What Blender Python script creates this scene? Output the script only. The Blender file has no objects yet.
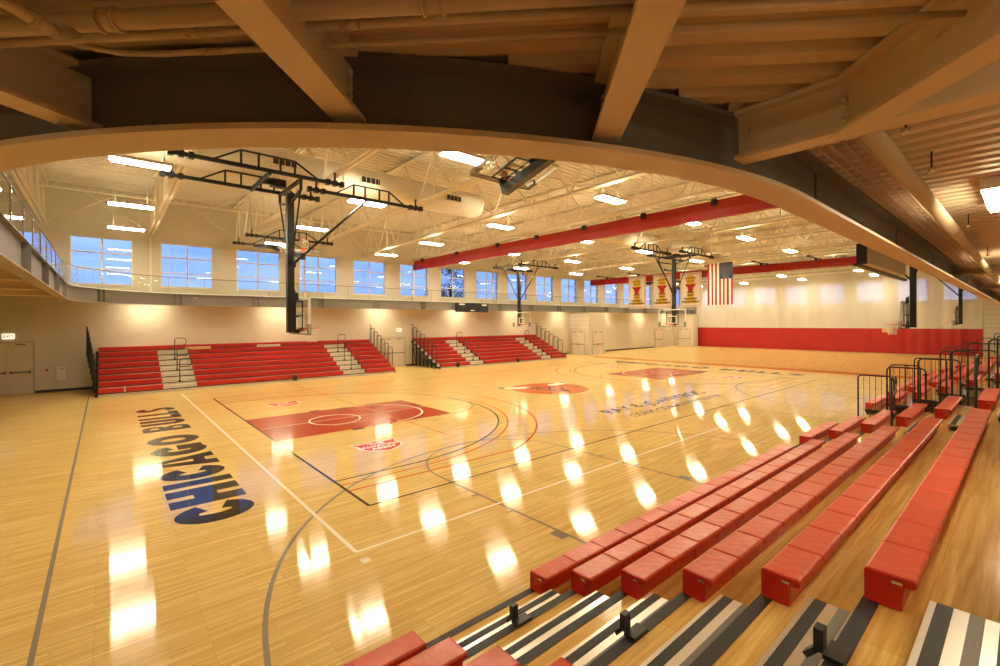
import bpy, math, random
from mathutils import Vector, Matrix
random.seed(7)
R = math.radians
PI = math.pi
SC = bpy.context.scene
COL = SC.collection
# X runs along the main court away from the near baseline, Y runs across it towards the window wall, Z up (metres)

# ---------------------------------------------------------------- materials
def newmat(name):
    m = bpy.data.materials.new(name); m.use_nodes = True
    nt = m.node_tree
    for n in list(nt.nodes):
        nt.nodes.remove(n)
    out = nt.nodes.new('ShaderNodeOutputMaterial')
    return m, nt, out

def pbr(name, col, rough=0.5, metal=0.0, noise=0.0, nscale=4.0, bump=0.0, spec=0.5, stretch=(1, 1, 1), coat=0.0):
    m, nt, out = newmat(name)
    b = nt.nodes.new('ShaderNodeBsdfPrincipled')
    b.inputs['Base Color'].default_value = (*col, 1)
    b.inputs['Roughness'].default_value = rough
    b.inputs['Metallic'].default_value = metal
    b.inputs['Specular IOR Level'].default_value = spec
    if coat:
        b.inputs['Coat Weight'].default_value = coat
        b.inputs['Coat Roughness'].default_value = 0.12
    nt.links.new(b.outputs[0], out.inputs[0])
    if noise or bump:
        tc = nt.nodes.new('ShaderNodeTexCoord'); mp = nt.nodes.new('ShaderNodeMapping')
        mp.inputs['Scale'].default_value = stretch
        n = nt.nodes.new('ShaderNodeTexNoise'); n.inputs['Scale'].default_value = nscale; n.inputs['Detail'].default_value = 4
        nt.links.new(tc.outputs['Object'], mp.inputs[0]); nt.links.new(mp.outputs[0], n.inputs['Vector'])
        if noise:
            mx = nt.nodes.new('ShaderNodeMix'); mx.data_type = 'RGBA'
            mx.inputs['A'].default_value = (*[c * (1 - noise) for c in col], 1)
            mx.inputs['B'].default_value = (*[min(1, c * (1 + noise)) for c in col], 1)
            nt.links.new(n.outputs['Fac'], mx.inputs['Factor']); nt.links.new(mx.outputs['Result'], b.inputs['Base Color'])
        if bump:
            bp = nt.nodes.new('ShaderNodeBump'); bp.inputs['Strength'].default_value = bump; bp.inputs['Distance'].default_value = 0.02
            nt.links.new(n.outputs['Fac'], bp.inputs['Height']); nt.links.new(bp.outputs[0], b.inputs['Normal'])
    return m

def emit(name, col, s):
    m, nt, out = newmat(name)
    e = nt.nodes.new('ShaderNodeEmission'); e.inputs[0].default_value = (*col, 1); e.inputs[1].default_value = s
    nt.links.new(e.outputs[0], out.inputs[0])
    return m

def two_sided_ior(nt, fr, ior=1.5):
    g = nt.nodes.new('ShaderNodeNewGeometry'); mr = nt.nodes.new('ShaderNodeMapRange')
    mr.inputs['To Min'].default_value = ior; mr.inputs['To Max'].default_value = 1 / ior
    nt.links.new(g.outputs['Backfacing'], mr.inputs['Value']); nt.links.new(mr.outputs[0], fr.inputs[0])

def glass(name, tint, rough=0.01, refl=1.0):
    m, nt, out = newmat(name)
    t = nt.nodes.new('ShaderNodeBsdfTransparent'); t.inputs[0].default_value = (*tint, 1)
    g = nt.nodes.new('ShaderNodeBsdfGlossy'); g.inputs['Roughness'].default_value = rough
    fr = nt.nodes.new('ShaderNodeFresnel'); two_sided_ior(nt, fr)
    mu = nt.nodes.new('ShaderNodeMath'); mu.operation = 'MULTIPLY'; mu.inputs[1].default_value = refl; mu.use_clamp = True
    mx = nt.nodes.new('ShaderNodeMixShader')
    nt.links.new(fr.outputs[0], mu.inputs[0]); nt.links.new(mu.outputs[0], mx.inputs[0])
    nt.links.new(t.outputs[0], mx.inputs[1]); nt.links.new(g.outputs[0], mx.inputs[2]); nt.links.new(mx.outputs[0], out.inputs[0])
    return m

WAVE = (0.5, 14.0, 0.00012)
def crown(nt, b, tc):
    mp = nt.nodes.new('ShaderNodeMapping'); mp.inputs['Scale'].default_value = (WAVE[0], WAVE[1], 1)
    nt.links.new(tc.outputs['Object'], mp.inputs[0])
    n = nt.nodes.new('ShaderNodeTexNoise'); n.inputs['Scale'].default_value = 1.0; n.inputs['Detail'].default_value = 1.0
    nt.links.new(mp.outputs[0], n.inputs['Vector'])
    bp = nt.nodes.new('ShaderNodeBump'); bp.inputs['Strength'].default_value = 1.0; bp.inputs['Distance'].default_value = WAVE[2]
    nt.links.new(n.outputs['Fac'], bp.inputs['Height']); nt.links.new(bp.outputs[0], b.inputs['Normal'])

def lacquer(m, rough=0.060, aniso=0.72, cap=0.46):
    nt = m.node_tree; b = [n for n in nt.nodes if n.type == 'BSDF_PRINCIPLED'][0]; out = [n for n in nt.nodes if n.type == 'OUTPUT_MATERIAL'][0]
    d = nt.nodes.new('ShaderNodeBsdfDiffuse'); g = nt.nodes.new('ShaderNodeBsdfAnisotropic')
    src = b.inputs['Base Color']
    if src.links: nt.links.new(src.links[0].from_socket, d.inputs['Color'])
    else: d.inputs['Color'].default_value = src.default_value
    g.inputs['Roughness'].default_value = rough; g.inputs['Anisotropy'].default_value = aniso
    t = nt.nodes.new('ShaderNodeCombineXYZ'); t.inputs[0].default_value = 1.0; nt.links.new(t.outputs[0], g.inputs['Tangent'])
    if b.inputs['Normal'].links: nt.links.new(b.inputs['Normal'].links[0].from_socket, g.inputs['Normal'])
    fr = nt.nodes.new('ShaderNodeFresnel'); two_sided_ior(nt, fr)
    mn = nt.nodes.new('ShaderNodeMath'); mn.operation = 'MINIMUM'; mn.inputs[1].default_value = cap; nt.links.new(fr.outputs[0], mn.inputs[0])
    mx = nt.nodes.new('ShaderNodeMixShader'); nt.links.new(mn.outputs[0], mx.inputs[0]); nt.links.new(d.outputs[0], mx.inputs[1]); nt.links.new(g.outputs[0], mx.inputs[2])
    nt.links.new(mx.outputs[0], out.inputs[0]); nt.nodes.remove(b)
    return m

def wood(name, c1, c2, c3, rough, plank_w=0.057, plank_l=0.9, along_x=True, spec=0.5, grain=0.5):
    """strip floor: planks from a brick texture, each with its own tone, grain stretched along the plank"""
    m, nt, out = newmat(name)
    b = nt.nodes.new('ShaderNodeBsdfPrincipled'); nt.links.new(b.outputs[0], out.inputs[0])
    tc = nt.nodes.new('ShaderNodeTexCoord'); mp = nt.nodes.new('ShaderNodeMapping')
    if not along_x:
        mp.inputs['Rotation'].default_value = (0, 0, PI / 2)
    nt.links.new(tc.outputs['Object'], mp.inputs[0])
    br = nt.nodes.new('ShaderNodeTexBrick')
    br.inputs['Scale'].default_value = 1; br.inputs['Brick Width'].default_value = plank_l; br.inputs['Row Height'].default_value = plank_w
    br.inputs['Mortar Size'].default_value = 0.0012; br.inputs['Bias'].default_value = 0.0
    br.offset = 0.37; br.offset_frequency = 3
    br.inputs['Color1'].default_value = (*c1, 1); br.inputs['Color2'].default_value = (*c2, 1); br.inputs['Mortar'].default_value = (*[x * 0.45 for x in c3], 1)
    nt.links.new(mp.outputs[0], br.inputs['Vector'])
    m2 = nt.nodes.new('ShaderNodeMapping'); m2.inputs['Scale'].default_value = (0.35, 9.0, 1)
    nt.links.new(mp.outputs[0], m2.inputs[0])
    n = nt.nodes.new('ShaderNodeTexNoise'); n.inputs['Scale'].default_value = 2.2; n.inputs['Detail'].default_value = 5; n.inputs['Roughness'].default_value = 0.65
    nt.links.new(m2.outputs[0], n.inputs['Vector'])
    rp = nt.nodes.new('ShaderNodeValToRGB'); rp.color_ramp.elements[0].position = 0.36; rp.color_ramp.elements[1].position = 0.62
    nt.links.new(n.outputs['Fac'], rp.inputs[0])
    mu = nt.nodes.new('ShaderNodeMath'); mu.operation = 'MULTIPLY'; mu.inputs[1].default_value = grain
    nt.links.new(rp.outputs[0], mu.inputs[0])
    mx = nt.nodes.new('ShaderNodeMix'); mx.data_type = 'RGBA'
    mx.inputs['B'].default_value = (*c3, 1)
    nt.links.new(mu.outputs[0], mx.inputs['Factor']); nt.links.new(br.outputs['Color'], mx.inputs['A'])
    nt.links.new(mx.outputs['Result'], b.inputs['Base Color'])
    b.inputs['Roughness'].default_value = rough; b.inputs['Specular IOR Level'].default_value = spec
    crown(nt, b, tc)
    return m

def curtain_mesh(name):
    m, nt, out = newmat(name)
    d = nt.nodes.new('ShaderNodeBsdfPrincipled'); d.inputs['Base Color'].default_value = (0.80, 0.74, 0.62, 1); d.inputs['Roughness'].default_value = 0.6
    t = nt.nodes.new('ShaderNodeBsdfTransparent'); mx = nt.nodes.new('ShaderNodeMixShader'); mx.inputs[0].default_value = 0.74
    nt.links.new(t.outputs[0], mx.inputs[1]); nt.links.new(d.outputs[0], mx.inputs[2]); nt.links.new(mx.outputs[0], out.inputs[0])
    return m

def block_wall(name, col):
    """painted masonry: faint courses"""
    m, nt, out = newmat(name)
    b = nt.nodes.new('ShaderNodeBsdfPrincipled'); nt.links.new(b.outputs[0], out.inputs[0])
    tc = nt.nodes.new('ShaderNodeTexCoord'); mp = nt.nodes.new('ShaderNodeMapping'); mp.inputs['Rotation'].default_value = (PI / 2, 0, 0)
    br = nt.nodes.new('ShaderNodeTexBrick'); br.inputs['Scale'].default_value = 1
    br.inputs['Brick Width'].default_value = 0.4; br.inputs['Row Height'].default_value = 0.2; br.inputs['Mortar Size'].default_value = 0.006
    br.inputs['Color1'].default_value = (*col, 1); br.inputs['Color2'].default_value = (*[c * 0.97 for c in col], 1); br.inputs['Mortar'].default_value = (*[c * 0.9 for c in col], 1)
    nt.links.new(tc.outputs['Object'], mp.inputs[0]); nt.links.new(mp.outputs[0], br.inputs['Vector']); nt.links.new(br.outputs['Color'], b.inputs['Base Color'])
    b.inputs['Roughness'].default_value = 0.55
    return m

M = {}
M['floor'] = wood('maple_floor', (0.92, 0.71, 0.29), (0.78, 0.55, 0.185), (0.60, 0.36, 0.10), 0.06, grain=0.62)
M['ply'] = wood('plywood_deck', (0.90, 0.64, 0.23), (0.80, 0.52, 0.15), (0.60, 0.33, 0.07), 0.12, plank_w=0.30, plank_l=1.1, grain=0.85)
M['wall'] = block_wall('painted_block', (0.63, 0.565, 0.435))
M['wallflat'] = pbr('beige_enclosure_paint', (0.66, 0.56, 0.42), 0.5)
M['upper'] = pbr('upper_wall_panel', (0.62, 0.53, 0.42), 0.6, noise=0.03, nscale=1.5)
M['ceil'] = pbr('roof_deck_paint', (0.78, 0.72, 0.58), 0.6)
M['steel'] = pbr('cream_steel', (0.80, 0.72, 0.54), 0.5)
M['under'] = pbr('deck_underside_paint', (0.66, 0.52, 0.35), 0.55)
M['beam'] = pbr('beige_beam_paint', (0.70, 0.55, 0.36), 0.5)
M['pipe'] = pbr('painted_pipe', (0.58, 0.46, 0.30), 0.4)
M['girder'] = pbr('charcoal_girder_paint', (0.17, 0.15, 0.125), 0.55)
M['girder_lit'] = pbr('brown_lit_girder_paint', (0.30, 0.24, 0.17), 0.55)  # grey girder paint with the brown light on the flange underside mixed in
M['black'] = pbr('black_steel', (0.012, 0.012, 0.012), 0.4)
M['dark'] = pbr('dark_rubber', (0.022, 0.020, 0.017), 0.6)
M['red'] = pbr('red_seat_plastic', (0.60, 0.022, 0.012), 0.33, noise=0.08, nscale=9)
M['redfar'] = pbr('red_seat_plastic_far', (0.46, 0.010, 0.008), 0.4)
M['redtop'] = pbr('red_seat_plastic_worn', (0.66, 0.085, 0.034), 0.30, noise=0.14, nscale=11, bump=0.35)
M['redv'] = pbr('red_vinyl', (0.40, 0.008, 0.007), 0.45, noise=0.10, nscale=0.6, stretch=(1, 1, 0.2))
M['alu'] = pbr('brushed_aluminium', (0.78, 0.73, 0.66), 0.28, metal=0.8, noise=0.08, nscale=30, stretch=(0.05, 1, 1))
M['graystrip'] = pbr('grey_grip_strip', (0.20, 0.18, 0.15), 0.6)
M['riser'] = pbr('tan_riser', (0.62, 0.55, 0.43), 0.5)
M['glass'] = glass('window_glass', (0.93, 0.96, 1.0), 0.01, 1.0)
M['rail_glass'] = glass('railing_glass', (0.93, 0.955, 0.92), 0.01, 1.0)
M['board_glass'] = glass('backboard_glass', (0.88, 0.92, 0.90), 0.02, 1.0)
M['white'] = pbr('white_paint', (0.82, 0.80, 0.74), 0.45)
M['frame'] = pbr('window_frame_paint', (0.72, 0.68, 0.58), 0.4)
M['doorframe'] = pbr('door_frame_paint', (0.46, 0.39, 0.29), 0.45)
M['door'] = pbr('cream_door', (0.66, 0.57, 0.44), 0.45)
M['orange'] = pbr('orange_rim', (0.80, 0.10, 0.012), 0.4)
M['net'] = pbr('white_net', (0.82, 0.78, 0.68), 0.8)
M['lamp'] = emit('lamp_diffuser', (1.0, 0.86, 0.60), 80.0)
M['uplight'] = emit('lamp_uplight_lens', (1.0, 0.86, 0.60), 22.0)
M['lamp_low'] = emit('lamp_diffuser_low', (1.0, 0.85, 0.58), 60.0)
M['housing'] = pbr('lamp_housing', (0.75, 0.70, 0.60), 0.4)
M['exit'] = emit('exit_sign_face', (1.0, 0.82, 0.55), 1.1)
M['chrome'] = pbr('chrome_metal', (0.75, 0.73, 0.68), 0.25, metal=1.0)
M['curtain'] = curtain_mesh('white_curtain_mesh')
M['banner'] = pbr('white_banner_cloth', (0.84, 0.78, 0.66), 0.7)
M['yellow'] = pbr('yellow_print', (0.80, 0.50, 0.02), 0.7)
M['ink'] = pbr('black_print', (0.05, 0.04, 0.03), 0.7)
M['redprint'] = pbr('red_print', (0.42, 0.014, 0.012), 0.7)
M['navy'] = pbr('navy_cloth', (0.009, 0.012, 0.045), 0.7)
M['tan'] = pbr('bare_plywood_panel', (0.70, 0.52, 0.22), 0.5)
M['bark'] = pbr('bark', (0.05, 0.04, 0.03), 0.9)
M['leaf'] = pbr('dark_leaves', (0.018, 0.032, 0.022), 0.7)
M['outside'] = pbr('asphalt_outside', (0.05, 0.05, 0.05), 0.9)
# paint on the sealed floor (same gloss as the wood)
def waves(m):
    nt = m.node_tree; b = [n for n in nt.nodes if n.type == 'BSDF_PRINCIPLED'][0]
    crown(nt, b, nt.nodes.new('ShaderNodeTexCoord')); return m
def paint(n, c): return waves(pbr(n, c, 0.06))
M['p_black'] = paint('floor_paint_black', (0.022, 0.018, 0.016))
M['p_white'] = paint('floor_paint_white', (0.96, 0.90, 0.72))
M['p_red'] = pbr('floor_paint_red', (0.43, 0.038, 0.014), 0.06, noise=0.12, nscale=1.2, stretch=(0.3, 6, 1))
waves(M['p_red'])
M['p_redline'] = paint('floor_paint_red_line', (0.62, 0.05, 0.02))
M['p_grey'] = paint('floor_paint_grey', (0.30, 0.26, 0.20))
M['p_orange'] = paint('floor_paint_orange', (0.70, 0.20, 0.02))
M['p_ball'] = pbr('floor_paint_ball', (0.62, 0.13, 0.015), 0.06, noise=0.4, nscale=1.5)
waves(M['p_ball'])
M['p_dkred'] = paint('floor_paint_dark_red', (0.42, 0.03, 0.015))
M['p_blue'] = paint('floor_paint_blue', (0.06, 0.06, 0.14))
M['p_band'] = paint('floor_paint_amber', (0.58, 0.24, 0.04))
M['p_purple'] = paint('floor_paint_magenta', (0.50, 0.04, 0.09))

for k_ in list(M):
    if k_ == 'floor' or k_.startswith('p_'): lacquer(M[k_])
# ---------------------------------------------------------------- mesh builder
class MB:
    def __init__(s): s.v = []; s.f = []; s.mi = []; s.cur = 0; s.sm = []; s.smooth = False
    def add(s, vs, fs):
        o = len(s.v); s.v += [tuple(v) for v in vs]
        for f in fs: s.f.append([i + o for i in f]); s.mi.append(s.cur); s.sm.append(s.smooth)
        return s
    def box(s, x0, x1, y0, y1, z0, z1):
        vs = [(x, y, z) for z in (z0, z1) for y in (y0, y1) for x in (x0, x1)]
        return s.add(vs, [(0, 2, 3, 1), (4, 5, 7, 6), (0, 1, 5, 4), (2, 6, 7, 3), (0, 4, 6, 2), (1, 3, 7, 5)])
    def bar(s, p, q, w, h, up=(0, 0, 1)):
        p, q = Vector(p), Vector(q); d = (q - p).normalized(); up = Vector(up)
        if abs(d.dot(up)) > 0.99: up = Vector((1, 0, 0))
        a = d.cross(up).normalized() * w / 2; b = a.cross(d).normalized() * h / 2
        vs = [e + i * a + j * b for e in (p, q) for i, j in ((-1, -1), (1, -1), (1, 1), (-1, 1))]
        return s.add(vs, [(0, 1, 2, 3), (7, 6, 5, 4), (0, 4, 5, 1), (1, 5, 6, 2), (2, 6, 7, 3), (3, 7, 4, 0)])
    def tube(s, pts, r, n=8, closed=False):
        pts = [Vector(p) for p in pts]; N = len(pts); vs = []; old = s.smooth; s.smooth = n >= 6
        ref = Vector((0, 0, 1))
        for i, p in enumerate(pts):
            if closed: d = (pts[(i + 1) % N] - pts[i - 1]).normalized()
            else: d = (pts[min(i + 1, N - 1)] - pts[max(i - 1, 0)]).normalized()
            a = d.cross(ref)
            if a.length < 0.05: a = d.cross(Vector((1, 0, 0)))
            a.normalize(); b = d.cross(a)
            for k in range(n):
                t = 2 * PI * k / n; vs.append(p + a * r * math.cos(t) + b * r * math.sin(t))
        fs = []
        for i in range(N if closed else N - 1):
            j = (i + 1) % N
            for k in range(n): fs.append((i * n + k, i * n + (k + 1) % n, j * n + (k + 1) % n, j * n + k))
        s.add(vs, fs); s.smooth = False
        if not closed:
            o = len(s.v) - len(vs)
            for st in (0, (N - 1) * n): s.f.append([o + st + k for k in range(n)]); s.mi.append(s.cur); s.sm.append(False)
        s.smooth = old
        return s
    def poly(s, pts): return s.add(pts, [tuple(range(len(pts)))])
    def flat(s, pts2, z): return s.poly([(x, y, z) for x, y in pts2])
    def extrude(s, prof, fn, a, b):
        """profile list [(p,q)], fn(t,p,q)->xyz, from t=a to t=b, capped"""
        n = len(prof)
        vs = [fn(a, *p) for p in prof] + [fn(b, *p) for p in prof]
        return s.add(vs, [tuple(range(n)), tuple(range(2 * n - 1, n - 1, -1))] + [(i, (i + 1) % n, n + (i + 1) % n, n + i) for i in range(n)])
    def strip(s, A, B):
        n = len(A)
        return s.add(list(A) + list(B), [(i, i + 1, n + i + 1, n + i) for i in range(n - 1)])
    def xf(s, m): s.v = [tuple(m @ Vector(v)) for v in s.v]; return s
    def build(s, name, mat, parent=None, bevel=0.0):
        me = bpy.data.meshes.new(name)
        org = wloc(parent)
        me.from_pydata([(v[0] - org.x, v[1] - org.y, v[2] - org.z) for v in s.v], [], s.f)
        mats = mat if isinstance(mat, (list, tuple)) else [mat]
        for m in mats: me.materials.append(m)
        for p, i, sm in zip(me.polygons, s.mi, s.sm): p.material_index = i; p.use_smooth = sm
        me.validate(); me.update()
        import bmesh
        bm = bmesh.new(); bm.from_mesh(me); bmesh.ops.recalc_face_normals(bm, faces=bm.faces); bm.to_mesh(me); bm.free()
        o = bpy.data.objects.new(name, me); COL.objects.link(o); WL[o.name] = org
        if parent is not None: o.parent = parent
        if bevel:
            b = o.modifiers.new('soft_edge', 'BEVEL'); b.width = bevel; b.segments = 2; b.limit_method = 'ANGLE'
        return o

WL = {}
def wloc(o):
    return Vector((0, 0, 0)) if o is None else WL.get(o.name, Vector((0, 0, 0)))

def tag(o, label=None, cat=None, group=None, kind=None):
    if label: o['label'] = label
    if cat: o['category'] = cat
    if group: o['group'] = group
    if kind: o['kind'] = kind
    return o

def thing(name, label, cat, loc=(0, 0, 0), group=None, kind=None):
    o = bpy.data.objects.new(name, None); COL.objects.link(o); o.location = loc; o.empty_display_size = 0.2
    WL[o.name] = Vector(loc)
    return tag(o, label, cat, group, kind)

def kids(o): return [c for c in o.children]
def dup(root, loc, rotz, label):
    r = root.copy(); COL.objects.link(r); r.location = loc; r.rotation_euler = (0, 0, rotz); r['label'] = label
    for ch in kids(root):
        c = ch.copy(); COL.objects.link(c); c.parent = r
        for g in kids(ch):
            d = g.copy(); COL.objects.link(d); d.parent = c
    return r
def struct(name, mb, mat, label, cat, parent=None):
    o = mb.build(name, mat, parent)
    if parent is None: tag(o, label, cat, None, 'structure')
    return o
ORD = 'first second third fourth fifth sixth seventh eighth ninth tenth eleventh twelfth thirteenth fourteenth fifteenth sixteenth seventeenth eighteenth nineteenth'.split()
ft = 0.3048

# ================================================================ SHELL
U0, U1, V0, V1 = -9.4, 61.0, -10.4, 22.8
ZR = 10.0                    # roof deck
FL = struct('floor', MB().box(U0, U1, V0, V1, -0.2, 0), M['floor'], 'glossy yellow maple strip floor of the whole gymnasium', 'floor')
# far wall with windows
WZ0, WZ1, WW, WP = 5.19, 7.57, 2.42, 3.56
wins = [-4.8 + WP * k for k in range(-1, 18)]
mb = MB()
T = 0.35
mb.box(U0, U1, V1, V1 + T, 0, WZ0); mb.box(U0, U1, V1, V1 + T, WZ1, ZR + 0.3)
edges = [U0]
for w in wins: edges += [w, w + WW]
edges.append(U1)
for i in range(0, len(edges), 2): mb.box(edges[i], edges[i + 1], V1, V1 + T, WZ0, WZ1)
struct('wall_far', mb, M['wall'], 'long beige wall with a row of windows above the track', 'wall')
struct('wall_left', MB().box(U0 - T, U0, V0, V1 + T, 0, ZR + 0.3), M['wall'], 'beige end wall beyond the left edge of the floor', 'wall')
struct('wall_near', MB().box(U0, U1, V0 - T, V0, 0, ZR + 0.3), M['wall'], 'beige wall behind the near red bleachers', 'wall')
for k, w in enumerate(wins):
    o = thing('window_%d' % (k + 1), '%s tall six pane dusk window from the left along the upper wall' % ORD[k], 'window', (w + WW / 2, V1, WZ0), None, 'structure')
    f = MB(); t = 0.06
    y0, y1 = V1 + 0.03, V1 + 0.13
    f.box(w, w + WW, y0, y1, WZ0, WZ0 + t); f.box(w, w + WW, y0, y1, WZ1 - t, WZ1)
    f.box(w, w + t, y0, y1, WZ0 + t, WZ1 - t); f.box(w + WW - t, w + WW, y0, y1, WZ0 + t, WZ1 - t)
    f.box(w - 0.03, w + WW + 0.03, V1 - 0.06, V1 + 0.03, WZ0 - 0.05, WZ0)
    fr = f.build('window_frame', M['frame'], o)
    g = MB(); c = w + WW / 2
    g.box(c - 0.035, c + 0.035, y0 + .01, y1 - .01, WZ0 + t, WZ1 - t)
    for z in (5.96, 6.80):
        g.box(w + t, c - 0.035, y0 + .01, y1 - .01, z - 0.03, z + 0.03); g.box(c + 0.035, w + WW - t, y0 + .01, y1 - .01, z - 0.03, z + 0.03)
    g.build('mullion', M['frame'], o)
    p = MB(); p.poly([(w + t, V1 + 0.08, WZ0 + t), (w + WW - t, V1 + 0.08, WZ0 + t), (w + WW - t, V1 + 0.08, WZ1 - t), (w + t, V1 + 0.08, WZ1 - t)])
    p.build('pane', M['glass'], o)
# end wall beyond the divider curtain, with its own windows
ew = [V0 + 2.6 + 3.56 * k for k in range(9)]
mb = MB(); mb.box(U1, U1 + T, V0, V1 + T, 0, WZ0); mb.box(U1, U1 + T, V0, V1 + T, WZ1, ZR + 0.3)
edges = [V0]
for w in ew: edges += [w, w + WW]
edges.append(V1 + T)
for i in range(0, len(edges), 2): mb.box(U1, U1 + T, edges[i], edges[i + 1], WZ0, WZ1)
struct('wall_end', mb, M['wall'], 'pale end wall seen dimly through the white curtain mesh', 'wall')
for k, w in enumerate(ew):
    o = thing('window_%d' % (len(wins) + k + 1), '%s faint window from the right behind the white curtain mesh' % ORD[k], 'window', (U1, w + WW / 2, WZ0), None, 'structure')
    f = MB(); t = 0.06; c = w + WW / 2
    for a, b2, z0, z1 in ((w, w + WW, WZ0, WZ0 + t), (w, w + WW, WZ1 - t, WZ1), (w, w + t, WZ0, WZ1), (w + WW - t, w + WW, WZ0, WZ1), (c - .03, c + .03, WZ0, WZ1)):
        f.box(U1 + .03, U1 + .12, a, b2, z0, z1)
    f.build('window_frame', M['frame'], o)
    p = MB(); p.poly([(U1 + .08, w, WZ0), (U1 + .08, w + WW, WZ0), (U1 + .08, w + WW, WZ1), (U1 + .08, w, WZ1)]); p.build('pane', M['glass'], o)
# roof deck with ribs running along X
mb = MB(); mb.box(U0 - T, U1 + T, V0 - T, V1 + T, ZR + 0.04, ZR + 0.3)
y = V0
while y < V1:
    mb.box(U0, U1, y, y + 0.16, ZR, ZR + 0.04); y += 0.32
struct('ceiling', mb, M['ceil'], 'cream corrugated metal roof deck above the trusses', 'ceiling')
# wall returns at the far corner
struct('wall_recess', MB().box(32.0, 34.6, 20.35, V1, 0, 4.10), M['wall'], 'square beige vestibule block standing against the window wall', 'wall')
struct('wall_return', MB().box(52.7, 53.9, 20.2, V1, 0, 4.10), M['wall'], 'beige wall return beside the left end of the red curtain', 'wall')
struct('wall_pier', MB().box(54.0, 54.5, V0, -4.95, 0, 5.6), M['wall'], 'beige wall pier beside the right end of the red curtain', 'wall')
# baseboards
def bb(n, a, b, lab):
    struct('baseboard_' + n, MB().box(a, b, V1 - 0.025, V1, 0, 0.12), M['dark'], lab, 'baseboard')
bb('far', -5.98, -3.9, 'black baseboard left of the long red bleachers'); bb('middle', 13.45, 14.3, 'black baseboard between the two far red bleachers')
bb('right', 35.2, 47.9, 'dark baseboard along the wall right of the vestibule'); bb('corner', 27.4, 31.9, 'dark baseboard right of the smaller far bleachers')

# ---------------- doors
def door(n, p0, p1, nrm, h, label, leaves=2):
    """door standing on the line p0-p1 (plan points), facing nrm"""
    p0, p1, nrm = Vector((*p0, 0)), Vector((*p1, 0)), Vector((*nrm, 0))
    d = (p1 - p0); L = d.length; d.normalize()
    mid = (p0 + p1) / 2
    o = thing('door_%d' % n, label, 'door', mid, None, 'structure')
    def bx(m, a, b, z0, z1, t0, t1):
        q = [p0 + d * a + nrm * t0, p0 + d * b + nrm * t0, p0 + d * b + nrm * t1, p0 + d * a + nrm * t1]
        m.add([(v.x, v.y, z0) for v in q] + [(v.x, v.y, z1) for v in q], [(0, 1, 2, 3), (4, 5, 6, 7), (0, 1, 5, 4), (1, 2, 6, 5), (2, 3, 7, 6), (3, 0, 4, 7)])
    f = MB(); bx(f, 0, .06, 0, h, .0, .06); bx(f, L - .06, L, 0, h, .0, .06); bx(f, .06, L - .06, h - .06, h, .0, .06); f.build('door_frame', M['doorframe'], o)
    w = (L - .12) / leaves
    for i in range(leaves):
        a = .06 + i * w
        m = MB(); bx(m, a + .006, a + w - .006, .01, h - .066, .005, .045); lf = m.build('door_leaf', M['door'], o)
        m = MB(); bx(m, a + .06, a + w - .06, .98, 1.04, .07, .10)
        bx(m, a + .06, a + .14, .95, 1.07, .045, .10); bx(m, a + w - .14, a + w - .06, .95, 1.07, .045, .10); m.build('push_bar', M['graystrip'], lf)
        m = MB(); bx(m, a + w * .3, a + w * .7, h - .16, h - .10, .045, .09); m.build('door_closer', M['graystrip'], lf)
    return o
door(1, (-7.72, V1), (-5.98, V1), (0, -1), 2.42, 'beige double door under the exit sign at far left')
door(2, (11.5, V1), (13.4, V1), (0, -1), 2.15, 'cream double door between the two far bleachers')
door(3, (32.0, 22.55), (32.0, 20.85), (-1, 0), 2.3, 'cream double door on the side of the vestibule block')
door(4, (32.5, 20.35), (34.2, 20.35), (0, -1), 2.3, 'cream door on the court face of the vestibule block')
door(5, (48.0, V1), (49.9, V1), (0, -1), 2.3, 'cream door on the far wall left of the curtain corner')
door(6, (52.7, 22.3), (52.7, 20.6), (-1, 0), 2.3, 'cream double door on the wall return beside the curtain')

# ================================================================ FLOOR MARKINGS
Zp = [0.0010]
def mark(name, mb, mat):
    o = mb.build(name, mat, FL)
    for f in o.data.polygons:
        if f.normal.z < 0: f.flip()
    o.data.update(); return o
def rect(mb, a, b, c, d, z): mb.flat([(a, c), (b, c), (b, d), (a, d)], z)
def line(mb, p, q, w, z):
    p, q = Vector(p), Vector(q); d = (q - p).normalized(); n = Vector((-d.y, d.x)) * w / 2
    mb.flat([tuple(p - n), tuple(q - n), tuple(q + n), tuple(p + n)], z)
def arc(mb, c, r, a0, a1, w, z, n=48):
    A = []; B = []
    for i in range(n + 1):
        t = a0 + (a1 - a0) * i / n
        A.append((c[0] + (r - w / 2) * math.cos(t), c[1] + (r - w / 2) * math.sin(t), z)); B.append((c[0] + (r + w / 2) * math.cos(t), c[1] + (r + w / 2) * math.sin(t), z))
    mb.strip(A, B)
def disc(mb, c, r, z, n=48, sx=1, sy=1):
    mb.flat([(c[0] + r * sx * math.cos(2 * PI * i / n), c[1] + r * sy * math.sin(2 * PI * i / n)) for i in range(n)], z)
CW, CL, CC = 50 * ft, 84 * ft, 25 * ft
lw = 0.05
za, zb, zc, zd, ze = 0.0010, 0.0016, 0.0022, 0.0028, 0.0034
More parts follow.
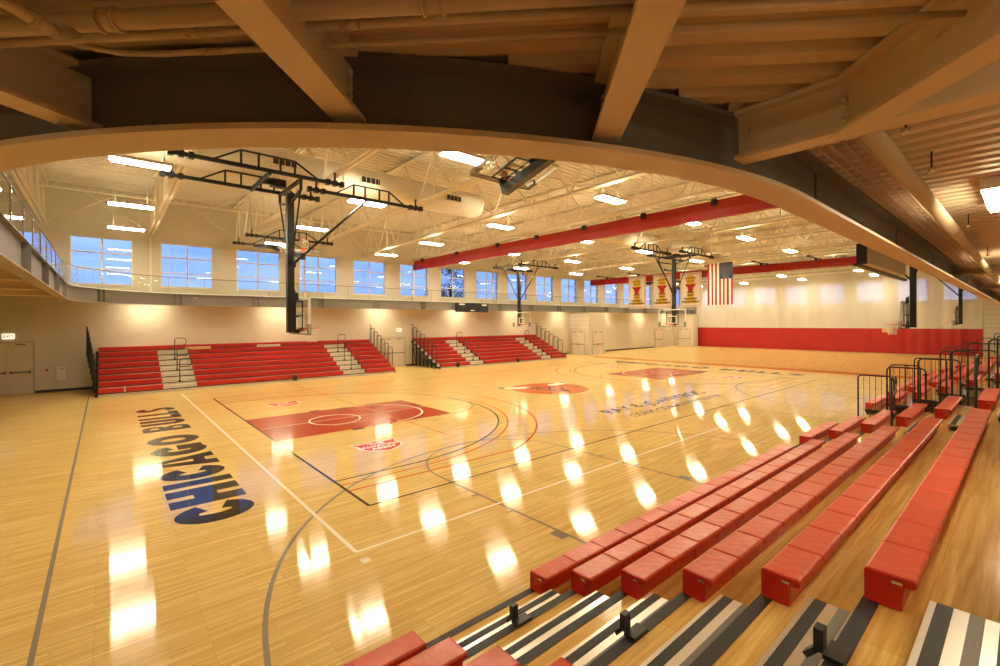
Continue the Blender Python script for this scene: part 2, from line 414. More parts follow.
# red keys
for sgn, u0 in ((1, 0.0), (-1, CL)):
    m = MB(); rect(m, min(u0, u0 + sgn * 19 * ft), max(u0, u0 + sgn * 19 * ft), CC - 6 * ft, CC + 6 * ft, za); mark('painted_key', m, M['p_red'])
    m = MB()
    line(m, (u0 + sgn * .05, CC), (u0 + sgn * 19 * ft, CC), .035, zb); arc(m, (u0 + sgn * 2.3, CC - .07), .80, 0, 2 * PI, .06, zb)
    arc(m, (u0 + sgn * 3.7, CC), 1.70, -PI / 2 if sgn > 0 else PI / 2, PI / 2 if sgn > 0 else PI * 1.5, .07, zb)
    line(m, (u0 + sgn * 1.9, CC - .95), (u0 + sgn * 3.9, CC - .95), .03, zb)
    mark('key_line', m, M['p_white'])
    m = MB()
    for d in (7, 8, 11, 14, 17):
        for side in (-1, 1):
            w = .30 if d == 7 else .05
            rect(m, *(sorted((u0 + sgn * d * ft, u0 + sgn * (d * ft + w)))), *(sorted((CC + side * (6 * ft), CC + side * (6 * ft + .16)))), za)
    arc(m, (u0 + sgn * 19 * ft, CC), 6 * ft, -PI / 2 if sgn > 0 else PI / 2, PI / 2 if sgn > 0 else 1.5 * PI, .03, za)
    mark('lane_mark', m, M['p_black'])
    # three point arcs
    hc = (u0 + sgn * 5.25 * ft, CC)
    def three(r, y, mat, w):
        m = MB(); yy = y - CC
        a = math.asin(min(1, yy / -r)) if abs(yy) < r else PI / 2
        dx = math.sqrt(max(0, r * r - yy * yy))
        line(m, (u0, y), (hc[0] + sgn * dx, y), w, za); line(m, (u0, CW - y), (hc[0] + sgn * dx, CW - y), w, za)
        if sgn > 0: arc(m, hc, r, -a, a, w, za, 64)
        else: arc(m, hc, r, PI - a, PI + a, w, za, 64)
        mark('three_point_line', m, mat)
    three(19.75 * ft, 5.25 * ft + .01, M['p_black'], .05); three(20.75 * ft, 4.25 * ft + .01, M['p_redline'], .04); three(23.75 * ft, 3 * ft, M['p_redline'], .05)
m = MB()
line(m, (0, 0), (0, CW), .055, zb); line(m, (CL, 0), (CL, CW), .055, zb); line(m, (0, 0), (CL, 0), .045, zb); line(m, (0, CW), (CL, CW), .045, zb)
mark('boundary_line', m, M['p_black'])
m = MB()
line(m, (-.85, -1.42), (-.85, 17.9), .06, zb); line(m, (-.85, -1.42), (11.0, -1.46), .05, zb); rect(m, -.9, -.78, -1.78, -1.66, zb)
mark('outer_white_line', m, M['p_white'])
# cross courts painted grey
for cu in (3.60, 22.0):
    m = MB(); hz = -3.8
    line(m, (cu - CC - .03, -3.6), (cu - CC - .03, 20), .05, za)
    arc(m, (cu, hz), 19.75 * ft, 0.12, PI - .02, .055, za, 64)
    for sd in (-1, 1):
        line(m, (cu + sd * 6 * ft, -3.6), (cu + sd * 6 * ft, .44), .05, za)
        rect(m, *(sorted((cu + sd * 6 * ft, cu + sd * (6 * ft + .17)))), -3.08, -2.82, za)
        for d in (-1.85, -.88): rect(m, *(sorted((cu + sd * 6 * ft, cu + sd * (6 * ft + .16)))), d, d + .05, za)
    line(m, (cu - 6 * ft, .44), (cu + 6 * ft, .44), .035, za); arc(m, (cu, .44), 6 * ft, 0, PI, .04, za)
    arc(m, (cu, 19.0), 19.75 * ft, PI + .2, 2 * PI - .2, .03, za, 64)
    mark('cross_court_line', m, M['p_grey'])
m = MB(); line(m, (3.92, 3.4), (3.92, 20), .045, zc); line(m, (21.7, 3.4), (21.7, 12), .045, zc); mark('volleyball_line', m, M['p_orange'])
m = MB(); rect(m, 29.9, 31.5, -10, 19, za); mark('floor_band', m, M['p_band'])

# block letters -------------------------------------------------------
def ring(cx, cy, rx, ry, a0, a1, n=20): return [(cx + rx * math.cos(a0 + (a1 - a0) * i / n), cy + ry * math.sin(a0 + (a1 - a0) * i / n)) for i in range(n + 1)]
def glyph(ch, w):
    """list of polygons in a box w x 1 (unit height), heavy sans shapes"""
    s = 0.36 if w > .9 else .34
    hx = min(.36, w * .40)
    if ch == 'I': return [[(0, 0), (w, 0), (w, 1), (0, 1)]]
    if ch == 'H': return [[(0, 0), (hx, 0), (hx, 1), (0, 1)], [(w - hx, 0), (w, 0), (w, 1), (w - hx, 1)], [(hx, .34), (w - hx, .34), (w - hx, .66), (hx, .66)]]
    if ch == 'L': return [[(0, 0), (w, 0), (w, .24), (hx + .02, .24), (hx + .02, 1), (0, 1)]]
    if ch == 'A': return [[(0, 0), (hx, 0), (w / 2 - .03, .80), (w / 2, 1), (w / 2 - .2, 1)], [(w, 0), (w - hx, 0), (w / 2 + .03, .80), (w / 2 - .05, 1), (w / 2 + .2, 1)], [(w * .27, .18), (w * .73, .18), (w * .66, .38), (w * .34, .38)]]
    if ch == 'U': return [[(0, 1), (0, .32)] + ring(w / 2, .32, w / 2, .32, PI, 2 * PI) + [(w, 1), (w - hx, 1), (w - hx, .32)] + ring(w / 2, .32, w / 2 - hx, .12, 2 * PI, PI) + [(hx, 1)]]
    if ch == 'O':
        o = ring(w / 2, .5, w / 2, .5, 0, 2 * PI, 40); i = ring(w / 2, .5, w / 2 - hx, .24, 0, 2 * PI, 40)
        return [[o[k], o[k + 1], i[k + 1], i[k]] for k in range(40)]
    if ch in 'CG':
        a0, a1 = (.42, 2 * PI - .42)
        o = ring(w / 2, .5, w / 2, .5, a0, a1, 40); i = ring(w / 2, .5, w / 2 - hx, .21, a0, a1, 40)
        P = [[o[k], o[k + 1], i[k + 1], i[k]] for k in range(40)]
        if ch == 'G': P += [[(w * .52, .52), (w, .52), (w, .33), (w * .52, .33)], [(w - hx * .9, .05), (w, .05), (w, .45), (w - hx * .9, .45)]]
        return P
    if ch == 'B':
        P = [[(0, 0), (hx, 0), (hx, 1), (0, 1)]]
        for cy, r in ((.26, .26), (.75, .25)):
            o = ring(w - r * 1.1, cy, r * 1.1, r, -PI / 2, PI / 2, 16); i = ring(w - r * 1.1, cy, r * .35, r * .38, -PI / 2, PI / 2, 16)
            o = [(hx, cy - r)] + o + [(hx, cy + r)]; i = [(hx, cy - r * .38)] + i + [(hx, cy + r * .38)]
            P += [[o[k], o[k + 1], i[k + 1], i[k]] for k in range(len(o) - 1)]
        return P
    if ch == 'S':
        c = ring(w / 2, .74, w / 2 - .14, .14, .25, PI * 1.5, 16) + ring(w / 2, .28, w / 2 - .14, .16, PI / 2, -PI * .9, 16)
        P = []
        for k in range(len(c) - 1):
            (x0, y0), (x1, y1) = c[k], c[k + 1]; d = math.hypot(x1 - x0, y1 - y0) or 1; nx, ny = -(y1 - y0) / d * .14, (x1 - x0) / d * .12
            P.append([(x0 - nx, y0 - ny), (x1 - nx, y1 - ny), (x1 + nx, y1 + ny), (x0 + nx, y0 + ny)])
        return P
    return []
def letters(spec, place, name, mat):
    for ch, a, w, h in spec:
        m = MB()
        for k, P in enumerate(glyph(ch, w / h)): m.flat([place(a + x * h, y * h) for x, y in P], zb + k * .00004)
        mark(name, m, mat)
HT = 1.17
SP = [('C', 1.05, .95), ('H', 2.05, 1.02), ('I', 3.25, .36), ('C', 3.72, .96), ('A', 4.72, 1.2), ('G', 6.0, 1.12), ('O', 7.3, 1.2), ('B', 9.35, .85), ('U', 10.42, .96), ('L', 11.62, .72), ('L', 12.42, .72), ('S', 13.25, .9)]
letters([(c, a, w, HT) for c, a, w in SP], lambda x, y: (-1.49 - y, x), 'floor_lettering', M['p_black'])
letters([(c, a, w, HT) for c, a, w in SP], lambda x, y: (CL + 1.49 + y, CW - x), 'floor_lettering', M['p_black'])

def text_mesh(name, txt, size, mat, mtx, parent, bold=0.0, shear=0):
    cu = bpy.data.curves.new(name, 'FONT'); cu.body = txt; cu.size = size; cu.align_x = 'CENTER'; cu.align_y = 'CENTER'; cu.offset = bold; cu.shear = shear
    cu.fill_mode = 'FRONT'
    tmp = bpy.data.objects.new(name, cu); COL.objects.link(tmp)
    dg = bpy.context.evaluated_depsgraph_get()
    me = bpy.data.meshes.new_from_object(tmp.evaluated_get(dg))
    bpy.data.objects.remove(tmp); bpy.data.curves.remove(cu)
    me.transform(mtx)
    if parent is not None: me.transform(Matrix.Translation(-wloc(parent)))
    me.materials.clear(); me.materials.append(mat)
    o = bpy.data.objects.new(name, me); COL.objects.link(o); o.parent = parent
    return o
text_mesh('floor_lettering', 'RAY & JOAN KROC', .84, M['p_blue'], Matrix.Translation((13.45, 2.2, zb)), FL, .012)
text_mesh('floor_lettering', 'CORPS COMMUNITY CENTER', .50, M['p_blue'], Matrix.Translation((13.4, 1.25, zb)), FL, .004)
# red shield badges painted beside the keys; mtx maps shield plane (x right, y up) to the floor
def shield(cx, cy, rot, s):
    mt = Matrix.Translation((cx, cy, 0)) @ Matrix.Rotation(rot, 4, 'Z')
    out = [(-.62, .42), (-.40, .37), (-.2, .36), (0, .44), (.2, .36), (.40, .37), (.62, .42), (.52, .2), (.55, -.05), (.45, -.3), (.25, -.45), (0, -.56), (-.25, -.45), (-.45, -.3), (-.55, -.05), (-.52, .2)]
    m = MB(); m.flat([(x * s * 1.1, y * s * 1.12) for x, y in out], za); m.xf(mt); mark('shield_border', m, M['p_white'])
    m = MB(); m.flat([(x * s, y * s) for x, y in out], zb); m.xf(mt); mark('painted_shield', m, M['p_redline'])
    for tx, yy, sz in (('THE', .24, .24), ('SALVATION', .0, .23), ('ARMY', -.25, .26)):
        text_mesh('shield_lettering', tx, sz * s, M['p_white'], mt @ Matrix.Translation((0, yy * s, zc)), FL, .012 * s)
shield(1.95, 3.55, 0, .98); shield(1.9, 11.8, 0, .98)
shield(CL - 1.95, 3.55, 0, .98); shield(CL - 1.9, 11.8, 0, .98)
# centre circle emblem: basketball disc with a horned head laid over it
m = MB(); disc(m, (CL / 2, CC), 1.83, za, 64); mark('painted_ball', m, M['p_ball'])
m = MB(); arc(m, (CL / 2, CC), 1.83, 0, 2 * PI, .03, zb); line(m, (CL / 2 - 1.3, CC - 1.3), (CL / 2 + 1.3, CC + 1.3), .04, zb)
arc(m, (CL / 2 + 1.6, CC - 1.6), 1.7, PI * .5, PI, .04, zb, 24); arc(m, (CL / 2 - 1.6, CC + 1.6), 1.7, -PI * .5, 0, .04, zb, 24); mark('ball_seam', m, M['p_black'])
def em(p):  # emblem local (x right, y up) facing the near baseline corner
    a = R(-8); x, y = p
    return (CL / 2 + x * math.cos(a) - y * math.sin(a), CC + x * math.sin(a) + y * math.cos(a))
m = MB()
m.flat([em(p) for p in [(-1.1, .55), (-.6, .75), (0, .62), (.6, .75), (1.1, .55), (.75, .2), (.55, -.4), (.35, -1.1), (0, -1.25), (-.35, -1.1), (-.55, -.4), (-.75, .2)]], zb); mark('painted_head', m, M['p_dkred'])
m = MB()
for sx in (-1, 1):
    m.flat([em((sx * x, y)) for x, y in [(.55, .72), (1.0, .62), (1.5, .72), (1.85, 1.1), (1.95, 1.55), (1.6, 1.35), (1.15, 1.15), (.7, 1.1)]], zc)
mark('painted_horn', m, M['p_white'])
m = MB()
for sx in (-1, 1):
    m.flat([em((sx * x, y)) for x, y in [(1.80, 1.22), (1.98, 1.15), (2.02, 1.62), (1.72, 1.42)]], zd)
    m.flat([em((sx * x, y)) for x, y in [(.2, .25), (.55, .45), (.5, .2)]], zd)
    m.flat([em((sx * x, y)) for x, y in [(.08, -.9), (.28, -.8), (.2, -1.0)]], zd)
mark('emblem_detail', m, M['p_black'])

# ================================================================ ELEVATED TRACK
RC = 5.0
UE, VN, VF = -4.53, -6.28, 20.6       # inner edge: end straight, near straight, far straight
TE = 53.9
def oval(off=0.0, n=40):
    """inner edge of the track from the near right, round the near corner, along the end, round the far corner, to the far right"""
    P = []
    r = RC + off
    c1 = (UE + RC, VN + RC); c2 = (UE + RC, VF - RC)
    L = 12
    for i in range(L): P.append((TE + (c1[0] - TE) * i / L, VN - off))
    for i in range(n + 1):
        a = -PI / 2 - PI / 2 * i / n; P.append((c1[0] + r * math.cos(a), c1[1] + r * math.sin(a)))
    for i in range(1, 8): P.append((UE - off, c1[1] + (c2[1] - c1[1]) * i / 8))
    for i in range(n + 1):
        a = PI - PI / 2 * i / n; P.append((c2[0] + r * math.cos(a), c2[1] + r * math.sin(a)))
    for i in range(1, L + 1): P.append((c2[0] + (TE - c2[0]) * i / L, VF + off))
    return P
ZB, ZW, ZT, ZD = 4.13, 4.16, 4.70, 4.72   # flange bottom, flange top, web top, top flange top
TR = thing('running_track', 'elevated oval running track with grey edge girder and glass railing', 'balcony', (UE, 7, ZB))
def band(off0, off1, z0, z1):
    A = oval(off0); B = oval(off1); m = MB()
    a0 = [(x, y, z0) for x, y in A]; b0 = [(x, y, z0) for x, y in B]; a1 = [(x, y, z1) for x, y in A]; b1 = [(x, y, z1) for x, y in B]
    m.strip(a0, b0); m.strip(a1, b1); m.strip(a0, a1); m.strip(b0, b1)
    return m
def band_part(off0, off1, z0, z1, i0, i1):
    A = oval(off0)[i0:i1]; B = oval(off1)[i0:i1]; m = MB()
    a0 = [(x, y, z0) for x, y in A]; b0 = [(x, y, z0) for x, y in B]; a1 = [(x, y, z1) for x, y in A]; b1 = [(x, y, z1) for x, y in B]
    m.strip(a0, b0); m.strip(a1, b1); m.strip(a0, a1); m.strip(b0, b1)
    return m
band_part(0.0, 0.235, ZB, ZW, 0, 54).build('bottom_flange', M['beam'], TR)
band_part(0.0, 0.235, ZB, ZW, 53, 400).build('bottom_flange', M['girder_lit'], TR)
band(0.11, 0.125, ZW, ZT).build('girder_web', M['girder'], TR)
band(0.02, 0.215, ZT, ZD).build('top_flange', M['girder'], TR)
band(0.125, 0.235, 4.475, 4.50).build('deck_ledger', M['girder'], TR)
# stiffener plates on both faces of the web
def along(P, step, start=0.0):
    out = []; acc = -start
    for i in range(len(P) - 1):
        a, b = Vector(P[i]), Vector(P[i + 1]); L = (b - a).length; d = (b - a) / L
        while acc <= L:
            if acc >= 0: out.append((a + d * acc, d))
            acc += step
        acc -= L
    return out
for p, d in along(oval(0.1175), 3.6, 1.2):
    n = Vector((d.y, -d.x)); near = p.y < 0 and p.x > -4.4
    mb = MB()
    for k in (-.14, .14):
        for sd in (-1, 1):
            c = p + d * k
            inner = (c + n * sd - Vector((8, 7))).length < (c - Vector((8, 7))).length
            dep = .025 if (near and not inner) else .105
            mb.bar((c.x + n.x * sd * .006, c.y + n.y * sd * .006, (ZW + ZT) / 2), (c.x + n.x * sd * dep, c.y + n.y * sd * dep, (ZW + ZT) / 2), .015, ZT - ZW)
            if near and not inner: mb.v = mb.v[:-8]; mb.f = mb.f[:-6]; mb.mi = mb.mi[:-6]; mb.sm = mb.sm[:-6]
    if near: mb.bar((p.x - n.x * .02, p.y - n.y * .02, (ZW + 4.47) / 2), (p.x + n.x * .02, p.y + n.y * .02, (ZW + 4.47) / 2), .012, 4.47 - ZW)
    mb.build('web_stiffener', M['girder'], TR)
# slab: from the girder out to the walls
A = oval(0.13)
def outer(p):
    x, y = p
    c1 = (UE + RC, VN + RC); c2 = (UE + RC, VF - RC)
    if x >= c1[0]: return (x, V0 if y < 5 else V1)
    if y < c1[1] or y > c2[1]:
        c = c1 if y < c1[1] else c2
        d = Vector((x - c[0], y - c[1])); ts = []
        if d.x < -1e-6: ts.append((U0 - c[0]) / d.x)
        if d.y < -1e-6: ts.append((V0 - c[1]) / d.y)
        if d.y > 1e-6: ts.append((V1 - c[1]) / d.y)
        t = min(ts); return (c[0] + d.x * t, c[1] + d.y * t)
    return (U0, y)
B = [outer(p) for p in A]
mb = MB()
mb.strip([(x, y, 4.56) for x, y in A], [(x, y, 4.56) for x, y in B]); mb.strip([(x, y, 4.71) for x, y in A], [(x, y, 4.71) for x, y in B])
# corners of the rectangle left over by the radial strips
for yy in (V0, V1):
    c = (UE + RC, VN + RC) if yy == V0 else (UE + RC, VF - RC)
    d = Vector((U0 - c[0], yy - c[1]))
mb.build('track_slab', M['under'], TR)
# corrugated deck ribs under the slab
c1 = (UE + RC, VN + RC); c2 = (UE + RC, VF - RC)
def outside(x, y, off=0.16):
    if x < U0 + .05 or x > TE or y < V0 + .05 or y > V1 - .05: return False
    if x >= c1[0]: return y < VN - off or y > VF + off
    if y <= c1[1]: return (x - c1[0]) ** 2 + (y - c1[1]) ** 2 > (RC + off) ** 2
    if y >= c2[1]: return (x - c2[0]) ** 2 + (y - c2[1]) ** 2 > (RC + off) ** 2
    return x < UE - off
def ribs(name, direction, region, pitch, w, h, span):
    d = Vector(direction).normalized(); n = Vector((-d.y, d.x)); mb = MB()
    s = span[0]
    while s < span[1]:
        t = span[2]; run = None; st = 0.06
        while t <= span[3] + st:
            p = n * s + d * t
            ok = t <= span[3] and region(p.x, p.y) and outside(p.x, p.y)
            if ok and run is None: run = t
            if (not ok) and run is not None:
                if t - st - run > .1:
                    a = n * s + d * run; b = n * s + d * (t - st)
                    z0, z1 = 4.56 - h, 4.56
                    q = n * (w / 2); qq = n * (w / 2 + h * .45)
                    vs = [(a.x - q.x, a.y - q.y, z0), (a.x + q.x, a.y + q.y, z0), (a.x + qq.x, a.y + qq.y, z1), (a.x - qq.x, a.y - qq.y, z1),
                          (b.x - q.x, b.y - q.y, z0), (b.x + q.x, b.y + q.y, z0), (b.x + qq.x, b.y + qq.y, z1), (b.x - qq.x, b.y - qq.y, z1)]
                    mb.add(vs, [(0, 1, 2, 3), (4, 5, 6, 7), (0, 1, 5, 4), (1, 2, 6, 5), (3, 0, 4, 7)])
                run = None
            t += st
        s += pitch
    return mb.build(name, M['under'], TR)
ribs('deck_rib', (0, 1), lambda x, y: x > -.42 and y < 5, .20, .09, .055, (-TE, .42, V0, 0))
tang = (.7071, -.7071)
ribs('deck_rib', tang, lambda x, y: x <= -.42 and y < 4, .20, .09, .055, (-12.5, 0.0, -10, 10))
ribs('deck_rib', (1, 0), lambda x, y: x <= c1[0] and y >= 4, .25, .10, .055, (4, V1, U0, 4))
# railing on the track edge
ro = 0.16
mb = MB()
P = oval(ro)
mb.tube([(x, y, 5.55) for x, y in P], .022, 6); mb.build('handrail', M['graystrip'], TR)
mb = MB(); mb.strip([(x, y, 4.74) for x, y in P], [(x, y, 5.52) for x, y in P]); mb.build('glass_panel', M['rail_glass'], TR)
band(.10, .22, 4.722, 4.76).build('railing_curb', M['white'], TR)
post = None
for p, d in along(P, 1.55, .3):
    if post is None:
        post = MB().box(p.x - .012, p.x + .012, p.y - .012, p.y + .012, 4.762, 5.53).build('railing_post', M['chrome'], TR); p0 = p.copy()
    else:
        o = post.copy(); COL.objects.link(o); o.parent = TR; o.location = (p.x - p0.x, p.y - p0.y, 0)

# floor beams carrying the track
def ibeam(name, p, q, zb_, zt, fw, label, group='steel beams under the running track'):
    p, q = Vector((*p, 0)), Vector((*q, 0))
    o = thing(name, label, 'beam', ((p.x + q.x) / 2, (p.y + q.y) / 2, zb_), group)
    def at(v, z): return (v.x, v.y, z)
    MB().bar(at(p, zb_ + .0125), at(q, zb_ + .0125), fw, .025).build('lower_flange', M['beam'], o)
    MB().bar(at(p, (zb_ + zt) / 2), at(q, (zb_ + zt) / 2), .014, zt - zb_ - .05).build('beam_web', M['beam'], o)
    MB().bar(at(p, zt - .0125), at(q, zt - .0125), fw, .025).build('upper_flange', M['beam'], o)
    d = (q - p).normalized(); n = Vector((d.y, -d.x, 0)); m = MB()
    for k in range(5):
        z = zb_ + .07 + k * (zt - zb_ - .14) / 4
        c = p + d * .06
        m.tube([(c + n * .01) + Vector((0, 0, z)), (c + n * .028) + Vector((0, 0, z))], .013, 6)
        m.tube([(c - n * .01) + Vector((0, 0, z)), (c - n * .028) + Vector((0, 0, z))], .013, 6)
    m.build('bolt', M['beam'], o)
    return o
ZBB, ZBT = 4.205, 4.50
s45 = .7071
ibeam('steel_beam', (-3.54, -4.44), (-3.54 - .80 * 5.2, -4.44 - .60 * 5.2), ZBB, ZBT, .15, 'beige steel beam entering at the upper left corner')
ibeam('steel_beam', (-2.57, -5.40), (-2.57 - s45 * 6.0, -5.40 - s45 * 6.0), ZBB, ZBT, .15, 'beige steel beam slanting down to the girder left of centre')
ibeam('steel_beam', (-1.40, -6.07), (-1.40 - s45 * 5.6, -6.07 - s45 * 5.6), ZBB, ZBT, .15, 'beige steel beam slanting steeply right of centre overhead')
ibeam('steel_beam', (-.50, -6.42), (-.50, V0), ZBB, ZBT, .15, 'straight beige beam at upper right with a joined side beam')
ibeam('steel_beam', (-.47, -6.94), (-.47 - s45 * 4.5, -6.94 - s45 * 4.5), ZBB - .006, ZBT - .003, .15, 'slanting beige beam bolted into the straight beam at upper right')
for k, u in enumerate((12.5, 20.5, 28.5, 36.5, 44.5)):
    ibeam('steel_beam', (u, -6.42), (u, V0), 4.32, ZBT, .15, '%s beige beam along the right ceiling beyond the straight one' % ORD[k])
for k, v in enumerate((-.4, 3.4, 7.2, 11.0, 14.8)):
    ibeam('steel_beam', (UE - .14, v), (U0, v), ZBB, ZBT, .15, '%s beige beam under the left end of the track' % ORD[k])
# pipes under the near corner
def corner_pt(t, s):   # t along the chord direction, s outward from the corner centre
    o_ = Vector((-.7071, -.7071)); d_ = Vector((.7071, -.7071)); c = Vector(c1) + o_ * s + d_ * t
    return c.x, c.y
def pipe(name, pts, r, label, cat, mat=None, clamps=()):
    o = thing(name, label, cat, pts[0])
    MB().tube(pts, r, 12).build('pipe_run', mat or M['pipe'], o)
    if clamps:
        m = MB()
        for c, ax in clamps:
            c = Vector(c); a = Vector(ax).normalized()
            m.tube([c - a * .035, c + a * .035], r * 1.22, 12); m.tube([c - a * .05, c - a * .035], r * 1.4, 12); m.tube([c + a * .035, c + a * .05], r * 1.4, 12)
        m.build('pipe_coupling', mat or M['pipe'], o)
    return o
cd = (.7071, -.7071, 0)
def cp(t, s, z): x, y = corner_pt(t, s); return (x, y, z)

# ================================================================ CAMERA
yaw, roll = .8588, -.0047
fw = Vector((math.cos(yaw), math.sin(yaw), 0)); rt = Vector((math.sin(yaw), -math.cos(yaw), 0)); up = Vector((0, 0, 1))
Rr = rt * math.cos(roll) + up * math.sin(roll); Ur = -rt * math.sin(roll) + up * math.cos(roll)
cam = bpy.data.cameras.new('camera'); camo = bpy.data.objects.new('camera', cam); COL.objects.link(camo)
mw = Matrix(((Rr.x, Ur.x, -fw.x, -3.504), (Rr.y, Ur.y, -fw.y, -7.6074), (Rr.z, Ur.z, -fw.z, 3.2136), (0, 0, 0, 1)))
camo.matrix_world = mw
cam.sensor_width = 36; cam.lens = 36 * .45793; cam.shift_y = -(333 - 322.21) / 1000; cam.clip_start = .05; cam.clip_end = 400
SC.camera = camo
# ================================================================ OVERHEAD PIPES
def cpa(t, s, z): return cp(t, s, z)
pipe('duct_pipe', [cp(-6, 5.61, 4.40), cp(3.0, 5.61, 4.40)], .037, 'thickest painted pipe overhead at the upper left', 'pipe')
pipe('sprinkler_pipe', [cp(-6, 5.515, 4.40), cp(3.4, 5.515, 4.40)], .02, 'slim painted pipe just below the thickest overhead pipe', 'pipe')
pipe('conduit', [cp(-.40, 6.4, 4.43), cp(-.38, 5.60, 4.43), cp(-.30, 5.45, 4.42), cp(-.15, 5.39, 4.41), cp(.05, 5.385, 4.40), cp(3.7, 5.385, 4.40)], .013, 'thin bent conduit nearest the dark girder overhead', 'pipe')
pipe('sprinkler_branch', [cp(-.14, 6.7, 4.32), cp(-.14, 5.66, 4.32), cp(-.14, 5.60, 4.37)], .022, 'short stub pipe crossing the thickest pipe at top left', 'pipe')
pipe('sprinkler_branch', [cp(-.36, 6.7, 4.33), cp(-.36, 5.72, 4.33)], .016, 'thinner stub pipe left of the short stub pipe overhead', 'pipe')
def coupling(par, c, ax, r):
    c = Vector(c); a = Vector(ax).normalized(); m = MB()
    m.tube([c - a * .03, c + a * .03], r * 1.12, 12); m.tube([c - a * .042, c - a * .03], r * 1.25, 12); m.tube([c + a * .03, c + a * .042], r * 1.25, 12)
    return m.build('pipe_coupling', M['pipe'], par)
for nm, c, r in (('duct_pipe', cp(.02, 5.61, 4.40), .037), ('duct_pipe', cp(1.3, 5.61, 4.40), .037), ('sprinkler_pipe', cp(.30, 5.515, 4.40), .02), ('sprinkler_pipe', cp(.95, 5.515, 4.40), .02), ('conduit', cp(.28, 5.385, 4.40), .013), ('sprinkler_branch', cp(-.14, 5.72, 4.32), .022)):
    coupling(bpy.data.objects[nm], c, cd if nm != 'sprinkler_branch' else (.7071, .7071, 0), r)
rp_ = pipe('sprinkler_pipe', [(-.3, -6.965, 4.37), (53, -6.965, 4.37)], .058, 'round painted pipe running along the right ceiling', 'pipe')
for x in (4.6, 10.5, 16.5): coupling(rp_, (x, -6.965, 4.37), (1, 0, 0), .055)
for k, (v, z) in enumerate(((-6.60, 4.465), (-6.675, 4.465), (-6.75, 4.465), (-6.825, 4.465))):
    pipe('conduit', [(-.3, v, z), (53, v, z)], .011, '%s thin conduit from the girder along the right ceiling' % ORD[k], 'pipe')
# sprinkler hangers and heads
for k, (x, y) in enumerate(((.15, -7.12), (1.25, -7.12), (4.4, -7.12), (8.2, -7.12))):
    o = thing('pipe_hanger', '%s thin hanger rod beside the round pipe at right' % ORD[k], 'hanger', (x, y, 4.5))
    MB().tube([(x, y, 4.495), (x, y, 4.36)], .006, 6).build('hanger_rod', M['black'], o)
    MB().tube([(x, y, 4.37), (x, y, 4.33)], .02, 8).build('sprinkler_head', M['chrome'], o)

# ================================================================ CEILING TRUSSES
def zc(v): return 7.88 + .012 * (22.75 - v)
TU = [-5.6 + 3.93 * k for k in range(17)]
pan = 1.62
def make_truss():
    o = thing('roof_truss', 'x', 'truss', (0, 0, 0), 'roof trusses across the gym')
    for z0, nm, w in ((0, 'bottom_chord', .085), (1.92, 'top_chord', .085)):
        m = MB()
        for sx in (-1, 1):
            zt = lambda v: (zc(v) + z0) if z0 == 0 else ZR - .10
            m.bar((sx * .075, V0 + .02, zt(V0)), (sx * .075, V1 - .02, zt(V1)), .11, .02)
            m.bar((sx * .03, V0 + .02, zt(V0) + .06), (sx * .03, V1 - .02, zt(V1) + .06), .02, .11)
        m.build(nm, M['steel'], o)
    m = MB(); v = V1 - .15; k = 0; pts = []
    while v > V0 + .3:
        top = k % 2 == 1
        pts.append((0, v, (ZR - .14) if top else zc(v) + .05)); v -= pan * .72; k += 1
    for a, b in zip(pts[:-1], pts[1:]): m.bar(a, b, .055, .055)
    for p in pts[1::2]:
        m.bar((0, p[1], ZR - .12), (0, p[1], zc(p[1]) + .04), .04, .04)
    m.build('zigzag_web', M['steel'], o)
    return o
t0 = make_truss()
for k, u in enumerate(TU):
    lab = '%s cream open web roof truss from the left end' % ORD[k]
    if k == 0: t0.location = (u, 0, 0); t0['label'] = lab
    else: dup(t0, (u, 0, 0), 0, lab)
# slim joists between trusses
mbj = MB()
jl = thing('roof_joist', 'x', 'joist', (0, 0, 0), 'slim joists between the roof trusses')
MB().bar((U0 + .1, 0, 9.30), (TE, 0, 9.30), .07, .07).build('joist_chord', M['steel'], jl)
m = MB(); x = U0 + .2; k = 0
while x < TE - 1: 
    m.bar((x, 0, 9.30 if k % 2 else 9.96), (x + .78, 0, 9.96 if k % 2 else 9.30), .03, .03); x += .78; k += 1
m.build('joist_web', M['steel'], jl)
jv = (20.6, 16.3, 11.9, 5.6, 0.1, -4.6)
for k, v in enumerate(jv):
    lab = '%s slim lengthwise roof joist from the window wall' % ORD[k]
    if k == 0: jl.location = (0, v, 0); jl['label'] = lab
    else: dup(jl, (0, v, 0), 0, lab)
# thin cross bracing rods close to the window wall
for k in range(5):
    a, b = TU[k], TU[k + 1]
    o = thing('cross_brace', '%s pair of crossed thin rods between trusses near the window wall' % ORD[k], 'brace', ((a + b) / 2, 20.3, 8.9))
    MB().tube([(a + .15, 21.9, zc(21.9) + .1), (b - .15, 18.9, ZR - .25)], .018, 6).build('brace_rod', M['steel'], o)
    MB().tube([(b - .15, 21.9, zc(21.9) + .1), (a + .15, 18.9, ZR - .25)], .018, 6).build('brace_rod', M['steel'], o)
# white columns on the window wall under trusses
for k, u in enumerate(TU[1:9:2]):
    o = thing('wall_column', '%s slender cream column between windows on the track' % ORD[k], 'column', (u, V1 - .1, 4.71))
    MB().box(u - .045, u + .045, V1 - .14, V1 - .02, 4.73, zc(V1) - .03).build('column_shaft', M['steel'], o)
    MB().box(u - .10, u + .10, V1 - .18, V1 - .01, 4.711, 4.73).build('base_plate', M['steel'], o)
